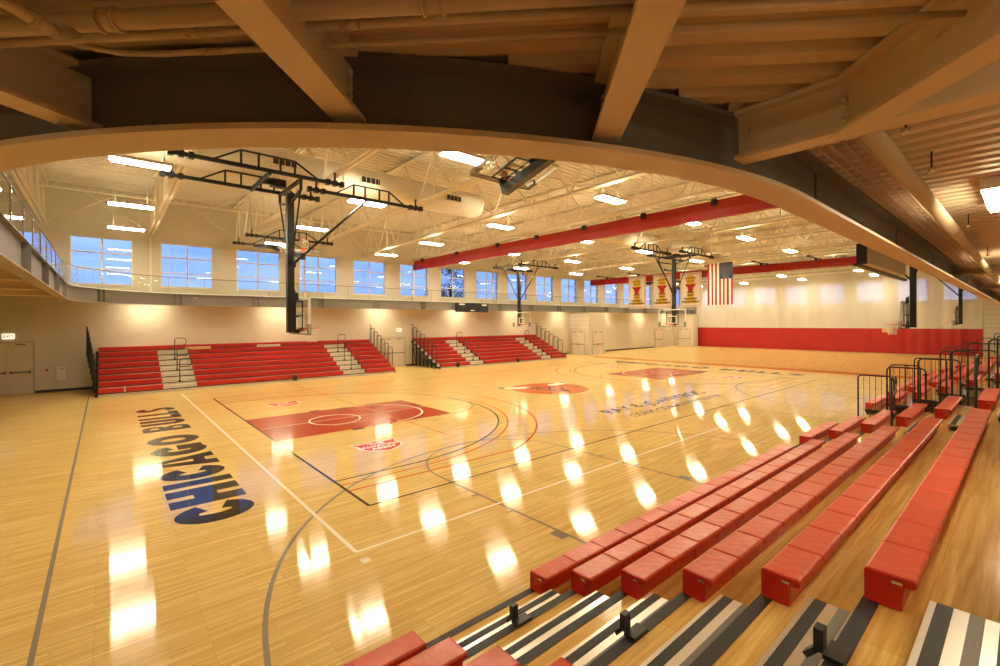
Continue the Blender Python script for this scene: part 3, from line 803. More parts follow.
# big round duct with grilles
dct = thing('ventilation_duct', 'large round cream air duct hung between the trusses', 'duct', (2.5, 9.0, 8.5))
m = MB(); m.tube([(-8.5, 9, 8.52), (9.4, 9, 8.52)], .55, 28); m.build('duct_body', M['ceil'], dct)
m = MB()
for x in (-5.2, -2.2, .8, 3.0, 6.1, 9.3): MB().tube([(x - .02, 9, 8.52), (x + .02, 9, 8.52)], .565, 28).build('duct_seam', M['ceil'], dct)

for x in (-2.6, 1.0, 4.0, 7.75):
    m = MB(); m.box(x - .40, x + .40, 8.38, 8.50, 8.36, 8.62); g = m.build('air_grille', M['steel'], dct)
    m = MB()
    for i in range(4): m.box(x - .36 + i * .185, x - .20 + i * .185, 8.37, 8.385, 8.39, 8.59)
    m.build('grille_slot', M['black'], g)
d2 = thing('ventilation_duct', 'second round cream air duct farther along the ceiling', 'duct', (26, 9, 8.5))
MB().tube([(18.3, 9, 8.52), (33.5, 9, 8.52)], .5, 24).build('duct_body', M['ceil'], d2)
m = MB()
for x in (20, 23, 26, 29): MB().tube([(x - .02, 9, 8.52), (x + .02, 9, 8.52)], .515, 24).build('duct_seam', M['ceil'], d2)

# ================================================================ LIGHTS
def make_light():
    o = thing('high_bay_light', 'x', 'light', (0, 0, 0), 'high bay lights over the courts')
    m = MB(); m.box(-.66, .66, -.22, .22, .03, .10); m.bar((-.66, -.22, .05), (.66, -.22, .05), .015, .08); m.bar((-.66, .22, .05), (.66, .22, .05), .015, .08); m.build('lamp_housing', M['housing'], o)
    MB().box(-.63, .63, -.20, .20, -.015, .028).build('lamp_diffuser', M['lamp'], o)
    MB().box(-.55, .55, -.15, .15, .101, .106).build('uplight_lens', M['uplight'], o)
    m = MB()
    for sx in (-.45, .45): m.tube([(sx, 0, .10), (sx, 0, 2.45)], .006, 5)
    m.build('hanger_rod', M['steel'], o)
    return o
LU = [-2.75, 3.65, 10.0, 15.75, 21.75, 28.5, 37.6, 45.6, 51.6]
LV = [2.05, 7.95, 13.7, 19.0]
lt = make_light(); first = True
for j, v in enumerate(LV):
    for i, u in enumerate(LU):
        z = 7.5
        lab = 'bright lamp, %s along the row %s from the window wall' % (ORD[i], ORD[3 - j])
        if first: lt.location = (u, v, z); lt['label'] = lab; first = False
        else: dup(lt, (u, v, z), 0, lab)
# strip lights under the far side of the track
def make_strip():
    o = thing('strip_light', 'x', 'light', (0, 0, 0), 'strip lights under the far track')
    MB().box(-.6, .6, -.11, .11, .02, .12).build('lamp_housing', M['housing'], o)
    MB().box(-.57, .57, -.09, .09, -.012, .019).build('lamp_diffuser', M['lamp_low'], o)
    return o
st = make_strip()
for k, u in enumerate((-1.85, 4.6, 11.2, 18.0, 24.4, 30.2, 37.5, 44.5, 50.5)):
    lab = '%s strip light from the left under the far track' % ORD[k]
    if k == 0: st.location = (u, 21.9, 4.38); st['label'] = lab
    else: dup(st, (u, 21.9, 4.38), 0, lab)
for k, u in enumerate((3.15, 9.6, 16.5, 24.0, 32.0, 40.5, 48.5)):
    lab = '%s bright lamp under the deck along the right ceiling' % ORD[k]
    o = dup(st, (u, -7.42, 4.38), 0, lab); o['group'] = 'lamps under the near track'

for k, (x, y, rz, lab) in enumerate(((-2.9, -8.47, R(-45), 'added unseen lamp lighting the deck behind the foreground benches'), (-.6, -8.75, 0, 'lamp under the deck over the near aisle steps'), (-6.6, -5.2, R(-45), 'added unseen lamp lighting the deck in the left corner'), (-7.0, 3.5, PI / 2, 'added unseen lamp under the left end of the track'))):  # unseen lamps added to brighten the deck underside; aisle lamp inferred from bright steps
    o = dup(st, (x, y, 4.40 if k != 1 else 4.36), rz, lab); o['group'] = 'lamps under the near track'; o.scale = (.62, .62, .62) if k != 1 else (.8, .8, 1)

# ================================================================ DIVIDER CURTAINS
def rolled(name, u, z0, z1, va, vb, label):
    o = thing(name, label, 'curtain', (u, (va + vb) / 2, z0))
    n = 60; m = MB()
    prof = []
    for sx, s in ((-1, 1), (1, 1)):
        A = []; B = []; C_ = []
        for i in range(n + 1):
            y = va + (vb - va) * i / n; w = .012 * math.sin(i * 2.1) + .01 * math.sin(i * 5.3)
            A.append((u + sx * .06, y, z1)); C_.append((u + sx * (.13 + w), y, (z0 + z1) / 2)); B.append((u + sx * (.10 + w), y, z0 + .012 * math.sin(i * 1.7)))
        m.strip(A, C_); m.strip(C_, B); prof.append((A, B))
    m.strip(prof[0][1], prof[1][1]); m.strip(prof[0][0], prof[1][0])
    m.poly([(u - .06, va, z1), (u + .06, va, z1), (u + .12, va, z0), (u - .12, va, z0)]); m.poly([(u - .06, vb, z1), (u + .06, vb, z1), (u + .12, vb, z0), (u - .12, vb, z0)])
    m.build('rolled_fabric', M['redv'], o)
    m = MB(); m.box(u - .05, u + .05, va - .1, vb, z1, z1 + .05); m.build('head_batten', M['redv'], o)
    return o
def hoist(o, u, v, z, arm):
    m = MB(); m.box(u - .07, u + .07, v - .09, v + .09, z - .14, z + .10); m.tube([(u - .16, v, z), (u + .16, v, z)], .05, 8)
    if arm: m.bar((u - 1.3, v + .1, z + .12), (u + 1.3, v + .1, z + .12), .07, .08); m.box(u - 1.42, u - 1.2, v, v + .2, z + .07, z + .18); m.box(u + 1.2, u + 1.42, v, v + .2, z + .07, z + .18)
    m.build('hoist_bracket', M['black'], o)
c1o = rolled('divider_curtain', 14.07, 7.12, 7.74, -2.0, 22.5, 'long red rolled up divider curtain hanging across the main court ceiling')
for v in (21.2, 16.9, 12.8, 9.6, 6.4, 3.2, 0.2): hoist(c1o, 13.95, v, 7.74, False)
c2o = rolled('divider_curtain', 35.1, 6.98, 7.52, -3.4, 22.5, 'farther red rolled up curtain behind the banners and flag')
for v in (20.4, 16.8, 13.2, 9.6, 6.0, 2.4, -1.2): hoist(c2o, 35.0, v, 7.60, True)
# lowered curtain closing the end of the hall
lc = thing('lowered_curtain', 'lowered divider curtain, red vinyl below and white mesh above', 'curtain', (54.2, 7.5, 0))
def wavy(z0, z1, du):
    m = MB(); n = 220; A = []; B = []
    for i in range(n + 1):
        y = -4.9 + 25.4 * i / n; w = .03 * math.sin(i * .33) + .02 * math.sin(i * .87 + 1)
        A.append((54.2 + du + w, y, z0)); B.append((54.2 + du + w * .8, y, z1))
    m.strip(A, B); m.sm = [True] * len(m.f); return m
wavy(.03, 2.43, 0).build('vinyl_skirt', M['redv'], lc)
wavy(2.43, 9.4, .0).build('mesh_panel', M['curtain'], lc)
m = MB(); m.box(54.1, 54.16, 1.1, 1.9, 2.05, 2.44); m.build('hem_patch', M['tan'], lc)

# ================================================================ BASKETBALL HOOPS
def track_rail(m, p, q, clampw=.16):
    """one ceiling hoist beam with its shallow truss on top"""
    p, q = Vector(p), Vector(q); m.bar(p, q, .085, .10)
    d = q - p; up = Vector((0, 0, .42))
    pts = [p + d * .20, p + d * .36 + up, p + d * .68 + up, p + d * .84]
    for a, b in zip(pts[:-1], pts[1:]): m.bar(a, b, .045, .045)
    for t in (.36, .46, .59, .68): m.bar(p + d * t, p + d * t + up, .05, .05)
    dn = d.normalized()
    for e, sg in ((p, 1), (q, -1)):
        for k in (0, .22, .44): c = e + dn * sg * k; m.bar(c - dn * .06, c + dn * .06, clampw, .16)
        n = Vector((-dn.y, dn.x, 0))
        c = e + dn * sg * .22; m.bar(c + Vector((0, 0, .06)), c + Vector((0, 0, .33)), .05, .05)
def make_hoop(style, label, folded=False, group='ceiling hung basketball hoops'):
    """local frame: backboard face in the plane x=0 facing +x, floor z=0; mast behind"""
    o = thing('basketball_hoop', label, 'basketball hoop', (0, 0, 0), group)
    zt = 7.55
    Rm = Matrix.Identity(4)
    if folded:
        pv = Vector((-.5, 0, 7.35)); Rm = Matrix.Translation(pv) @ Matrix.Rotation(R(-75), 4, 'Y') @ Matrix.Translation(-pv)
    # glass board with frame
    fr = MB(); w, z0, z1 = .915, 2.90, 3.97
    for a, b in (((-w, z0), (w, z0)), ((-w, z1), (w, z1)), ((-w, z0), (-w, z1)), ((w, z0), (w, z1))):
        fr.bar((-.02, a[0], a[1]), (-.02, b[0], b[1]), .06, .06) if a[1] == b[1] else fr.bar((-.02, a[0], a[1]), (-.02, b[0], b[1]), .06, .06)
    gl = MB(); gl.poly([(-.005, -w, z0), (-.005, w, z0), (-.005, w, z1), (-.005, -w, z1)])
    sq = MB()
    for a, b in (((-.30, 3.10), (.30, 3.10)), ((-.30, 3.55), (.30, 3.55)), ((-.30, 3.10), (-.30, 3.55)), ((.30, 3.10), (.30, 3.55))): sq.bar((0, *a), (0, *b), .05, .05)
    bf = fr.xf(Rm).build('backboard', M['white'], o)
    gl.xf(Rm).build('glass_pane', M['board_glass'], bf); sq.xf(Rm).build('target_square', M['white'], bf)
    pad = MB(); pad.box(-.06, .03, -w - .03, -w + .10, z0 - .03, z0 + .28); pad.box(-.06, .03, w - .10, w + .03, z0 - .03, z0 + .28); pad.box(-.06, .03, -w, w, z0 - .05, z0)
    pad.xf(Rm).build('edge_padding', M['graystrip'], bf)
    # rim and net
    rm = MB(); rc = .38; rm.tube([(rc + .23 * math.cos(a * PI / 12), .23 * math.sin(a * PI / 12), 3.05) for a in range(24)], .012, 6, closed=True)
    rm.box(-.03, .16, -.09, .09, 3.00, 3.06); rm.box(-.02, .0, -.12, .12, 2.92, 3.12)
    rmo = rm.xf(Rm).build('rim', M['orange'], o)
    nt = MB(); K = 12
    for k in range(K):
        for sg in (1, -1):
            pts = []
            for j in range(5):
                a = 2 * PI * (k + sg * j * .5) / K; r = .22 - .026 * j if j < 4 else .135
                pts.append((rc + r * math.cos(a), r * math.sin(a), 3.04 - .11 * j))
            nt.tube(pts, .006, 4)
    nt.xf(Rm).build('net', M['net'], rmo)
    # mast and board carrier
    ms = MB(); ms.box(-.40, -.20, -.10, .10, 2.92, 7.30); ms.xf(Rm).build('mast', M['black'], o)
    ca = MB()
    for z in (3.0, 3.45, 3.90): ca.bar((-.06, -.40, z), (-.06, .40, z), .03, .03)
    for y in (-.40, .40): ca.bar((-.06, y, 3.0), (-.06, y, 3.90), .03, .03)
    for z in (3.0, 3.42, 4.02): ca.bar((-.30, 0, z), (-.06, 0, z), .05, .04)
    ca.bar((-.16, 0, 2.95), (-.16, 0, 4.25), .03, .03); ca.bar((-.115, .1, 2.95), (-.115, .1, 4.10), .025, .025); ca.box(-.14, -.07, -.06, .06, 3.92, 4.18); ca.box(-.20, -.06, -.10, .10, 2.90, 3.02)
    ca.xf(Rm).build('board_carrier', M['black'], o)
    rails = []; tr = MB(); mot = MB(); br = MB()
    if style == 'main':
        hw = 1.10
        for y in (-hw, hw): rails.append(((-3.46, y, zt), (.93, y, zt)))
        rails.append(((.30, 0, zt), (4.43, 0, zt)))
        tr.bar((-1.15, -hw, zt - .05), (-1.15, hw, zt - .05), .08, .10)
        mot.box(-.85, -.45, -.14, .14, zt - .12, zt + .10); mot.tube([(-.85, 0, zt), (-1.1, 0, zt)], .09, 10); mot.tube([(-.66, -.24, zt), (-.66, .24, zt)], .08, 10)
        pads = MB()
        br.bar((-.3, -hw, zt - .08), (-.3, hw, zt - .08), .09, .09)
        for y in (-hw, hw):
            br.bar((-.3, y * .98, zt - .08), (-.3, y * .98, zt - .36), .07, .07); br.tube([(-.3, y * .98, zt - .3), (-.3, y * .10, 5.0)], .026, 8); br.bar((-.3, y * .98, zt - .36), (-.3, 0, zt - .62), .07, .07)
        if not folded: br.tube([(-.24, 0, 5.05), (2.30, 0, zt)], .038, 8); br.box(-.30, -.14, -.05, .05, 4.98, 5.10)
        else: br.tube([(1.2, 0, 7.0), (2.30, 0, zt)], .034, 8)
    else:
        hw = 2.08
        for x in (-.95, 1.95): rails.append(((x, -hw, zt), (x, hw, zt)))
        br.bar((-.95, -.12, zt - .1), (-.30, -.0, zt - .30), .08, .10); br.bar((-.95, -1.15, zt - .1), (-.95, 1.15, zt - .1), .08, .08)
        mot.box(-.85, -.45, -.14, .14, zt - .2, zt + .02); mot.tube([(-.66, -.24, zt - .1), (-.66, .24, zt - .1)], .08, 10)
        if not folded:
            for y in (-1.12, 1.12): br.tube([(-.9, y, zt - .1), (-.32, 0, 4.95)], .03, 8)
            br.tube([(-.24, 0, 4.9), (1.95, 0, zt)], .038, 8)
        else:
            br.tube([(1.0, 0, 7.0), (1.95, 0, zt)], .034, 8)
            b2 = MB(); b2.tube([(-.3, 0, 7.2), (-.95, .0, zt)], .034, 8); b2.build('brace', M['black'], o)
    for a_, b_ in rails:
        m = MB(); track_rail(m, a_, b_); m.build('hoist_rail', M['black'], o)
    if tr.v: tr.build('rail_crossbar', M['black'], o)
    mot.build('hoist_winch', M['black'], o); br.build('brace', M['black'], o)
    return o
h1 = make_hoop('main', 'nearest lowered hoop with black mast over the left red key')
h1.location = (1.22, CC, 0)
dup(h1, (CL - 1.22, CC, 0), PI, 'lowered hoop facing the camera below the white banners')
h2 = make_hoop('side', 'x'); h2.location = (22.05, 19.3, 0); h2.rotation_euler = (0, 0, -PI / 2); h2['label'] = 'lowered hoop over the smaller far bleachers'
dup(h2, (22.1, -4.1, 0), PI / 2, 'larger of two hoops seen edge on before the red curtain')
dup(h2, (42.0, -4.1, 0), PI / 2, 'smaller of two hoops seen edge on at the curtain right end')
h3 = make_hoop('side', 'x', True); h3.location = (3.85, 19.4, 0); h3.rotation_euler = (0, 0, -PI / 2); h3['label'] = 'folded up hoop at the ceiling before the left windows'
dup(h3, (3.85, -3.1, 0), PI / 2, 'folded up hoop close overhead beneath the curved beam')
dup(h3, (42.0, 19.4, 0), -PI / 2, 'folded up hoop at the ceiling left of the banners')

# ================================================================ BANNERS, FLAG, SCOREBOARD, SIGNS
def cloth(u, v0, v1, z0, z1, amp, n=24, ph=0):
    m = MB(); A = []; B = []
    for i in range(n + 1):
        y = v0 + (v1 - v0) * i / n; A.append((u + .2 * amp * math.sin(i * .9 + ph), y, z1)); B.append((u + amp * math.sin(i * .9 + ph), y, z0))
    m.strip(A, B); m.sm = [True] * len(m.f); return m
for k, (va, vb, zb0, zt0) in enumerate(((15.40, 17.22, 4.42, 7.38), (12.85, 14.67, 4.40, 7.36), (10.22, 12.08, 4.40, 7.33))):
    u = 34.0; c = (va + vb) / 2; H = zt0 - zb0
    nm = ('leftmost', 'middle', 'rightmost')[k]
    o = thing('championship_banner', '%s white banner with red and yellow print hanging past the far hoop' % nm, 'banner', (u, c, zb0), 'white banners hanging side by side')
    cloth(u, va, vb, zb0, zt0, .03, ph=k).build('banner_cloth', M['banner'], o)
    b = MB(); x = u - .05
    P = lambda px, pz: (x, c - px, zb0 + pz)      # px to the right as seen from the court
    for a, b2 in (((-.84, .12), (.84, .12)), ((-.84, H - .1), (.84, H - .1)), ((-.84, .12), (-.84, H - .1)), ((.84, .12), (.84, H - .1))): b.bar(P(*a), P(*b2), .01, .03)
    b.build('banner_border', M['redprint'], o)
    y = MB()
    y.poly([P(.38 * math.cos(t * PI / 12), H - .58 + .34 * math.sin(t * PI / 12)) for t in range(25)])
    x = u - .053
    y.poly([P(-.22, H - 1.72), P(.22, H - 1.72), P(.34, H - .66), P(-.34, H - .66)])
    x = u - .05
    y.poly([P(-.60, .34), P(.60, .34), P(.26, .80), P(.26, 1.20), P(-.26, 1.20), P(-.26, .80)])
    y.build('yellow_emblem', M['yellow'], o)
    x = u - .062
    r_ = MB(); r_.poly([P(*p) for p in ((-.50, H - .92), (-.25, H - .98), (.25, H - .98), (.50, H - .92), (.36, H - 1.16), (.24, H - 1.24), (.16, H - 1.66), (-.16, H - 1.66), (-.24, H - 1.24), (-.36, H - 1.16))]); r_.build('red_emblem', M['redprint'], o)
    x = u - .068; t = MB(); rr = random.Random(k + 3)
    for w, zz, hh in ((.46, H - .50, .08), (.36, H - .76, .07), (.32, 1.20, .14), (.28, .96, .14), (.56, .66, .14), (.76, .40, .15)):
        px = -w
        while px < w:
            q = .05 + rr.random() * .05
            t.poly([P(px, zz), P(min(px + q, w), zz), P(min(px + q, w), zz + hh), P(px, zz + hh)]); px += q + .03
    t.build('printed_line', M['ink'], o)
    MB().tube([(u, va - .03, zt0), (u, vb + .03, zt0)], .02, 6).build('banner_rod', M['steel'], o)
# the flag hangs with its canton at the upper right as seen from the court
u, fa, fb, fz0, fz1 = 31.0, 6.50, 8.34, 4.42, 7.54
fl = thing('national_flag', 'red and white striped flag with blue starred canton hanging vertically', 'flag', (u, 7.4, fz0))
W = fb - fa; sw = W / 13; cant = 7 * sw; canz = fz1 - 1.22
def fx(y, z): return u + .035 * math.sin((y - fa) * 9) * (fz1 - z) / 3
def fquad(m, ya, yb, z0, z1, off):
    n = 3; nz = 6
    for i in range(n):
        for j in range(nz):
            y0 = ya + (yb - ya) * i / n; y1 = ya + (yb - ya) * (i + 1) / n; q0 = z0 + (z1 - z0) * j / nz; q1 = z0 + (z1 - z0) * (j + 1) / nz
            m.poly([(fx(y0, q0) - off, y0, q0), (fx(y1, q0) - off, y1, q0), (fx(y1, q1) - off, y1, q1), (fx(y0, q1) - off, y0, q1)])
r_ = MB(); w_ = MB()
for i in range(13):
    ya = fa + i * sw
    fquad(r_ if i % 2 == 0 else w_, ya, ya + sw, fz0, canz if i < 7 else fz1, 0)
r_.build('red_stripes', M['redprint'], fl); w_.build('white_stripes', M['banner'], fl)
cn = MB(); fquad(cn, fa, fa + cant, canz, fz1, 0); cno = cn.build('blue_canton', M['navy'], fl)
s_ = MB()
for i in range(9):
    for j in range(11):
        if (i + j) % 2: continue
        y = fa + cant * (i + .5) / 9; z = canz + (fz1 - canz) * (j + .5) / 11; rr = .040
        for a in (0, 2 * PI / 5 * 2): pass
        pts = [(y + (rr if k % 2 == 0 else rr * .42) * math.sin(k * PI / 5), z + (rr if k % 2 == 0 else rr * .42) * math.cos(k * PI / 5)) for k in range(10)]
        s_.poly([(fx(yy, zz) - .008, yy, zz) for yy, zz in pts])
s_.build('canton_stars', M['white'], cno)
MB().tube([(u, fa - .05, fz1), (u, fb + .05, fz1)], .02, 6).build('flag_rod', M['steel'], fl)
# scoreboard on the far track girder
sb = thing('scoreboard', 'dark wall scoreboard on the far track girder', 'scoreboard', (17.9, 20.4, 4.02))
MB().box(16.36, 19.40, 20.34, 20.5, 4.0, 4.70).build('scoreboard_case', M['black'], sb)
def panel(a, b, z0, z1, mat, nm): MB().box(a, b, 20.325, 20.34, z0, z1).build(nm, mat, sb)
panel(16.6, 17.1, 4.53, 4.63, M['white'], 'name_plate'); panel(18.75, 19.25, 4.50, 4.60, M['white'], 'name_plate'); panel(17.65, 18.05, 4.09, 4.16, M['white'], 'name_plate')
m = MB()
for a, w in ((16.55, .22), (16.85, .22), (17.5, .22), (17.78, .22), (18.15, .22), (18.7, .22), (19.0, .22)): m.box(a, a + w, 20.33, 20.345, 4.22, 4.45)
m.build('digit_window', M['dark'], sb)
# housing box beside the near track edge
hb = thing('housing_box', 'long beige housing with black louvred end beside the right track edge', 'housing', (12, -5.1, 4.5))
MB().box(9.62, 14.5, -5.18, -5.02, 4.53, 4.95).build('housing_body', M['wallflat'], hb)
MB().box(9.54, 9.62, -5.19, -5.0, 4.50, 4.97).build('louvred_end', M['black'], hb)
MB().box(9.56, 16.0, -5.02, -4.94, 4.47, 4.53).build('lower_rail', M['black'], hb)
for x in (10.5, 13, 14.3): MB().tube([(x, -5.1, 4.95), (x, -5.1, ZR)], .01, 5).build('hanger_rod', M['steel'], hb)
# exit signs
def exit_sign(x, z, label):
    o = thing('exit_sign', label, 'sign', (x, V1 - .05, z))
    MB().box(x - .19, x + .19, V1 - .06, V1, z, z + .24).build('sign_face', M['exit'], o)
    text_mesh('sign_lettering', 'EXIT', .17, M['redprint'], Matrix.Translation((x, V1 - .063, z + .12)) @ Matrix.Rotation(PI / 2, 4, 'X'), o, .004)
exit_sign(-6.83, 2.55, 'small lit exit sign over the double door at far left')
exit_sign(12.9, 2.56, 'small lit exit sign over the door between far bleachers')
# wall fittings
o = thing('wall_box', 'cream electrical box on the wall left of the bleachers', 'box', (-5.08, V1 - .06, .55))
MB().box(-5.25, -4.91, V1 - .10, V1, .54, 1.22).build('box_body', M['frame'], o, .01); MB().box(-5.13, -5.02, V1 - .11, V1 - .10, 1.06, 1.10).build('box_latch', M['graystrip'], o)
o = thing('wall_plate', 'small reddish wall plate beside the far left door', 'switch', (-5.58, V1 - .02, .97))
MB().box(-5.65, -5.51, V1 - .03, V1, .97, 1.19).build('plate', M['beam'], o); MB().box(-5.62, -5.54, V1 - .04, V1 - .03, 1.0, 1.10).build('plate_button', M['redprint'], o)
o = thing('wall_switch', 'small dark wall plate right of the middle double door', 'switch', (14.1, V1 - .02, 1.1))
MB().box(14.02, 14.16, V1 - .03, V1, 1.05, 1.3).build('plate', M['graystrip'], o)
# ================================================================ BLEACHERS
def seat_prof():
    return [(.012, .0), (.0, .015), (.0, .192), (.006, .202), (.018, .207), (.125, .2045), (.232, .207), (.244, .202), (.250, .193), (.250, .165), (.240, .155), (.200, .150), (.190, .135), (.182, .0)]
MODL = .53
mod_cache = {}
def seat_module(L, s, mats):
    key = (round(L, 3), s)
    if key in mod_cache: return mod_cache[key]
    m = MB(); P = seat_prof(); e = .018
    rings = [(-L / 2 + .004, .965), (-L / 2 + e, 1.0), (L / 2 - e, 1.0), (L / 2 - .004, .965)]
    vs = []
    for x, k in rings:
        for d, z in P: vs.append((x, s * (.125 + (d - .125) * k), z * (k if z > .1 else 1)))
    n = len(P); fs = [tuple(range(n)), tuple(range(3 * n, 4 * n))]
    m.add(vs, fs)
    for r in range(3):
        for i in range(n):
            j = (i + 1) % n
            m.cur = 1 if (3 <= i <= 7) else 0; m.smooth = True
            m.add([], []); m.f.append([r * n + i, r * n + j, (r + 1) * n + j, (r + 1) * n + i]); m.mi.append(m.cur); m.sm.append(False)
    o = m.build('seat_module', mats); me = o.data; bpy.data.objects.remove(o)
    mod_cache[key] = me
    return me
def add_child(name, me, parent, loc):
    o = bpy.data.objects.new(name, me); COL.objects.link(o); o.parent = parent; o.location = loc; return o
def rail_panel(m, u, ya, yb, z0, zt, n=5, r=.019):
    c = .09; s = 1 if yb > ya else -1
    pts = [(u, ya, z0), (u, ya, zt - c)] + [(u, ya + s * c * (1 - math.cos(t)), zt - c + c * math.sin(t)) for t in (R(30), R(60), R(90))]
    pts += [(u, yb - s * c * (1 - math.cos(t)), zt - c + c * math.sin(t)) for t in (R(90), R(60), R(30))] + [(u, yb, zt - c), (u, yb, z0)]
    m.tube(pts, r, 8)
    m.tube([(u, ya, z0 + .10), (u, yb, z0 + .10)], r * .8, 6)
    for i in range(1, n + 1):
        y = ya + (yb - ya) * i / (n + 1); m.tube([(u, y, z0 + .10), (u, y, zt)], .005, 5)
def bank(name, label, s, v0, run, rise, n, secs, aisles, z1, near, railL=None, railR=None, gaps=(), prail=(), detail_sec=None, sockets=None, group=None):
    """s: direction in which rows climb (+1 towards the window wall). z1: top of first seat."""
    o = thing(name, label, 'bleacher', ((secs[0][0] + secs[-1][1]) / 2, v0, 0), group)
    ua, ub = secs[0][0], secs[-1][1]
    D = [z1 - .215 + i * rise for i in range(n)]
    Y = lambda i, d=0: v0 + s * (i * run + d)
    y2 = lambda a, b: (min(a, b), max(a, b))
    for i in range(n):
        m = MB(); m.box(ua, ub, *y2(Y(i, .0), Y(i, run + .03)), D[i] - .03, D[i]); m.build('row_deck', M['ply'] if near else M['riser'], o)
        m = MB(); m.box(ua, ub, *y2(Y(i, .02), Y(i, .05)), (D[i] - rise - .0 if i else 0.012), D[i] - .031); m.build('row_riser', M['riser'] if not near else M['graystrip'], o)
        m = MB(); m.box(ua, ub, *y2(Y(i, -.012), Y(i, .0)), D[i] - .035, D[i] + .002); m.box(ua, ub, *y2(Y(i, 0), Y(i, .075)), D[i] + .0005, D[i] + .004); m.build('deck_nosing', M['dark'], o)
    # benches
    for si, (a, b) in enumerate(secs):
        for i in range(n):
            if (si, i) in gaps:
                pieces = gaps[(si, i)]
            else: pieces = [(a, b)]
            if i == n - 1 and not near: pieces = [(ua, ub)] if si == 0 else []
            for (pa, pb) in pieces:
                L = pb - pa; k = max(1, round(L / MODL)); ml = L / k
                m = MB(); m.box(pa + .004, pb - .004, *y2(Y(i, .03), Y(i, .17)), D[i] + .004, D[i] + .185)
                if near:
                    # end caps with moulded rim and badge
                    for ue, sg in ((pa, -1), (pb, 1)):
                        P = seat_prof()
                        m.extrude(P, lambda t, d, z: (t, Y(i) + s * d, D[i] + .004 + z), ue, ue - sg * .012)
                        e0, e1 = min(ue, ue + sg * .008), max(ue, ue + sg * .008)
                        m.box(e0, e1, *y2(Y(i, .005), Y(i, .020)), D[i] + .012, D[i] + .195); m.box(e0, e1, *y2(Y(i, .165), Y(i, .182)), D[i] + .012, D[i] + .150)
                        m.box(e0, e1, *y2(Y(i, .020), Y(i, .165)), D[i] + .008, D[i] + .024); m.box(e0, e1, *y2(Y(i, .010), Y(i, .245)), D[i] + .185, D[i] + .205)
                detail = detail_sec == si and i < 6
                if not detail:
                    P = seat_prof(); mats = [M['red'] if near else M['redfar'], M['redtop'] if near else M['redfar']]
                    for j in range(k):
                        x0 = pa + j * ml + .004; x1 = pa + (j + 1) * ml - .004
                        nP = len(P); vs = [(x, Y(i) + s * d, D[i] + .004 + z) for x in (x0, x1) for d, z in P]
                        base = len(m.v); m.v += vs
                        m.f.append([base + q for q in range(nP)]); m.mi.append(0); m.sm.append(False); m.f.append([base + nP + q for q in range(nP)]); m.mi.append(0); m.sm.append(False)
                        for q in range(nP):
                            r = (q + 1) % nP; m.f.append([base + q, base + r, base + nP + r, base + nP + q]); m.mi.append(1 if 3 <= q <= 7 else 0); m.sm.append(False)
                    bo = m.build('bench', mats, o)
                else:
                    bo = m.build('bench', [M['red'], M['redtop']], o)
                    me = seat_module(ml, s, [M['red'], M['redtop']])
                    org = wloc(o)
                    for j in range(k): add_child('seat_module', me, bo, (pa + (j + .5) * ml - org.x, Y(i) - org.y, D[i] + .004 - org.z))
                if near:
                    m = MB()
                    for ue, sg in ((pa, -1), (pb, 1)): m.box(min(ue, ue + sg * .007), max(ue, ue + sg * .007), *y2(Y(i, .135), Y(i, .185)), D[i] + .160, D[i] + .178)
                    m.build('end_badge', M['chrome'], bo)
    # aisle steps
    for (a, b) in aisles:
        for i in range(n - 1 if near else n):
            zs = D[i] + rise / 2; dep = .30 if near else .22
            ya, yb = Y(i, run - dep), Y(i, run)
            m = MB(); m.cur = 0
            m.box(a + .01, b - .01, *y2(ya, yb), zs - .03, zs); m.box(a + .01, b - .01, *y2(ya + s * .01, ya + s * .03), D[i] + .004, zs - .03)
            if near:
                m.cur = 1; m.box(a + .012, b - .012, *y2(ya + s * .03, ya + s * .10), zs, zs + .003)
                m.cur = 2; m.box(a + .012, b - .012, *y2(ya + s * .165, ya + s * .225), zs, zs + .003)
                m.cur = 1; m.box(a + .008, a + .016, *y2(ya + s * .02, yb - s * .02), D[i] + .02, zs - .04); m.box(b - .016, b - .008, *y2(ya + s * .02, yb - s * .02), D[i] + .02, zs - .04)
            else:
                pass
            m.build('aisle_step', [M['alu'] if near else M['riser'], M['dark'], M['graystrip']], o)
    # guard rails at the ends
    for ue, sg, spec in ((ua, -1, railL), (ub, 1, railR)):
        og = spec[3] if spec and len(spec) > 3 else .07
        if not spec: continue
        for i in range(spec[0], spec[1]):
            m = MB(); (rail_panel(m, ue + sg * og, Y(i + 1, .065), Y(i + 1, .81), D[i] + .10, D[i] + 1.57, 5, spec[2]) if near else rail_panel(m, ue + sg * (og + (.05 * i if og > .1 else 0)), Y(i + 1, -.06), Y(i + 1, .60), D[i] + .02, D[i] + 1.47, 5, spec[2])); m.build('guard_rail', M['black'], o)
    # looped aisle rails
    for (u, i) in prail:
        m = MB(); y0 = Y(i, .03); z0 = D[i]; r = .02
        m.tube([(u, y0, z0), (u, y0, z0 + 1.02)], r, 8)
        pts = [(u, y0, z0 + .98), (u + .02, y0, z0 + 1.05), (u + .10, y0, z0 + 1.10), (u + .36, y0, z0 + 1.10), (u + .47, y0, z0 + 1.04), (u + .50, y0, z0 + .93), (u + .47, y0, z0 + .80), (u + .36, y0, z0 + .72), (u + .10, y0, z0 + .72), (u, y0, z0 + .72)]
        m.tube(pts, r, 8); m.box(u - .05, u + .05, *y2(y0 - .05, y0 + .05), z0 + .004, z0 + .05)
        m.build('aisle_rail', M['black'], o)
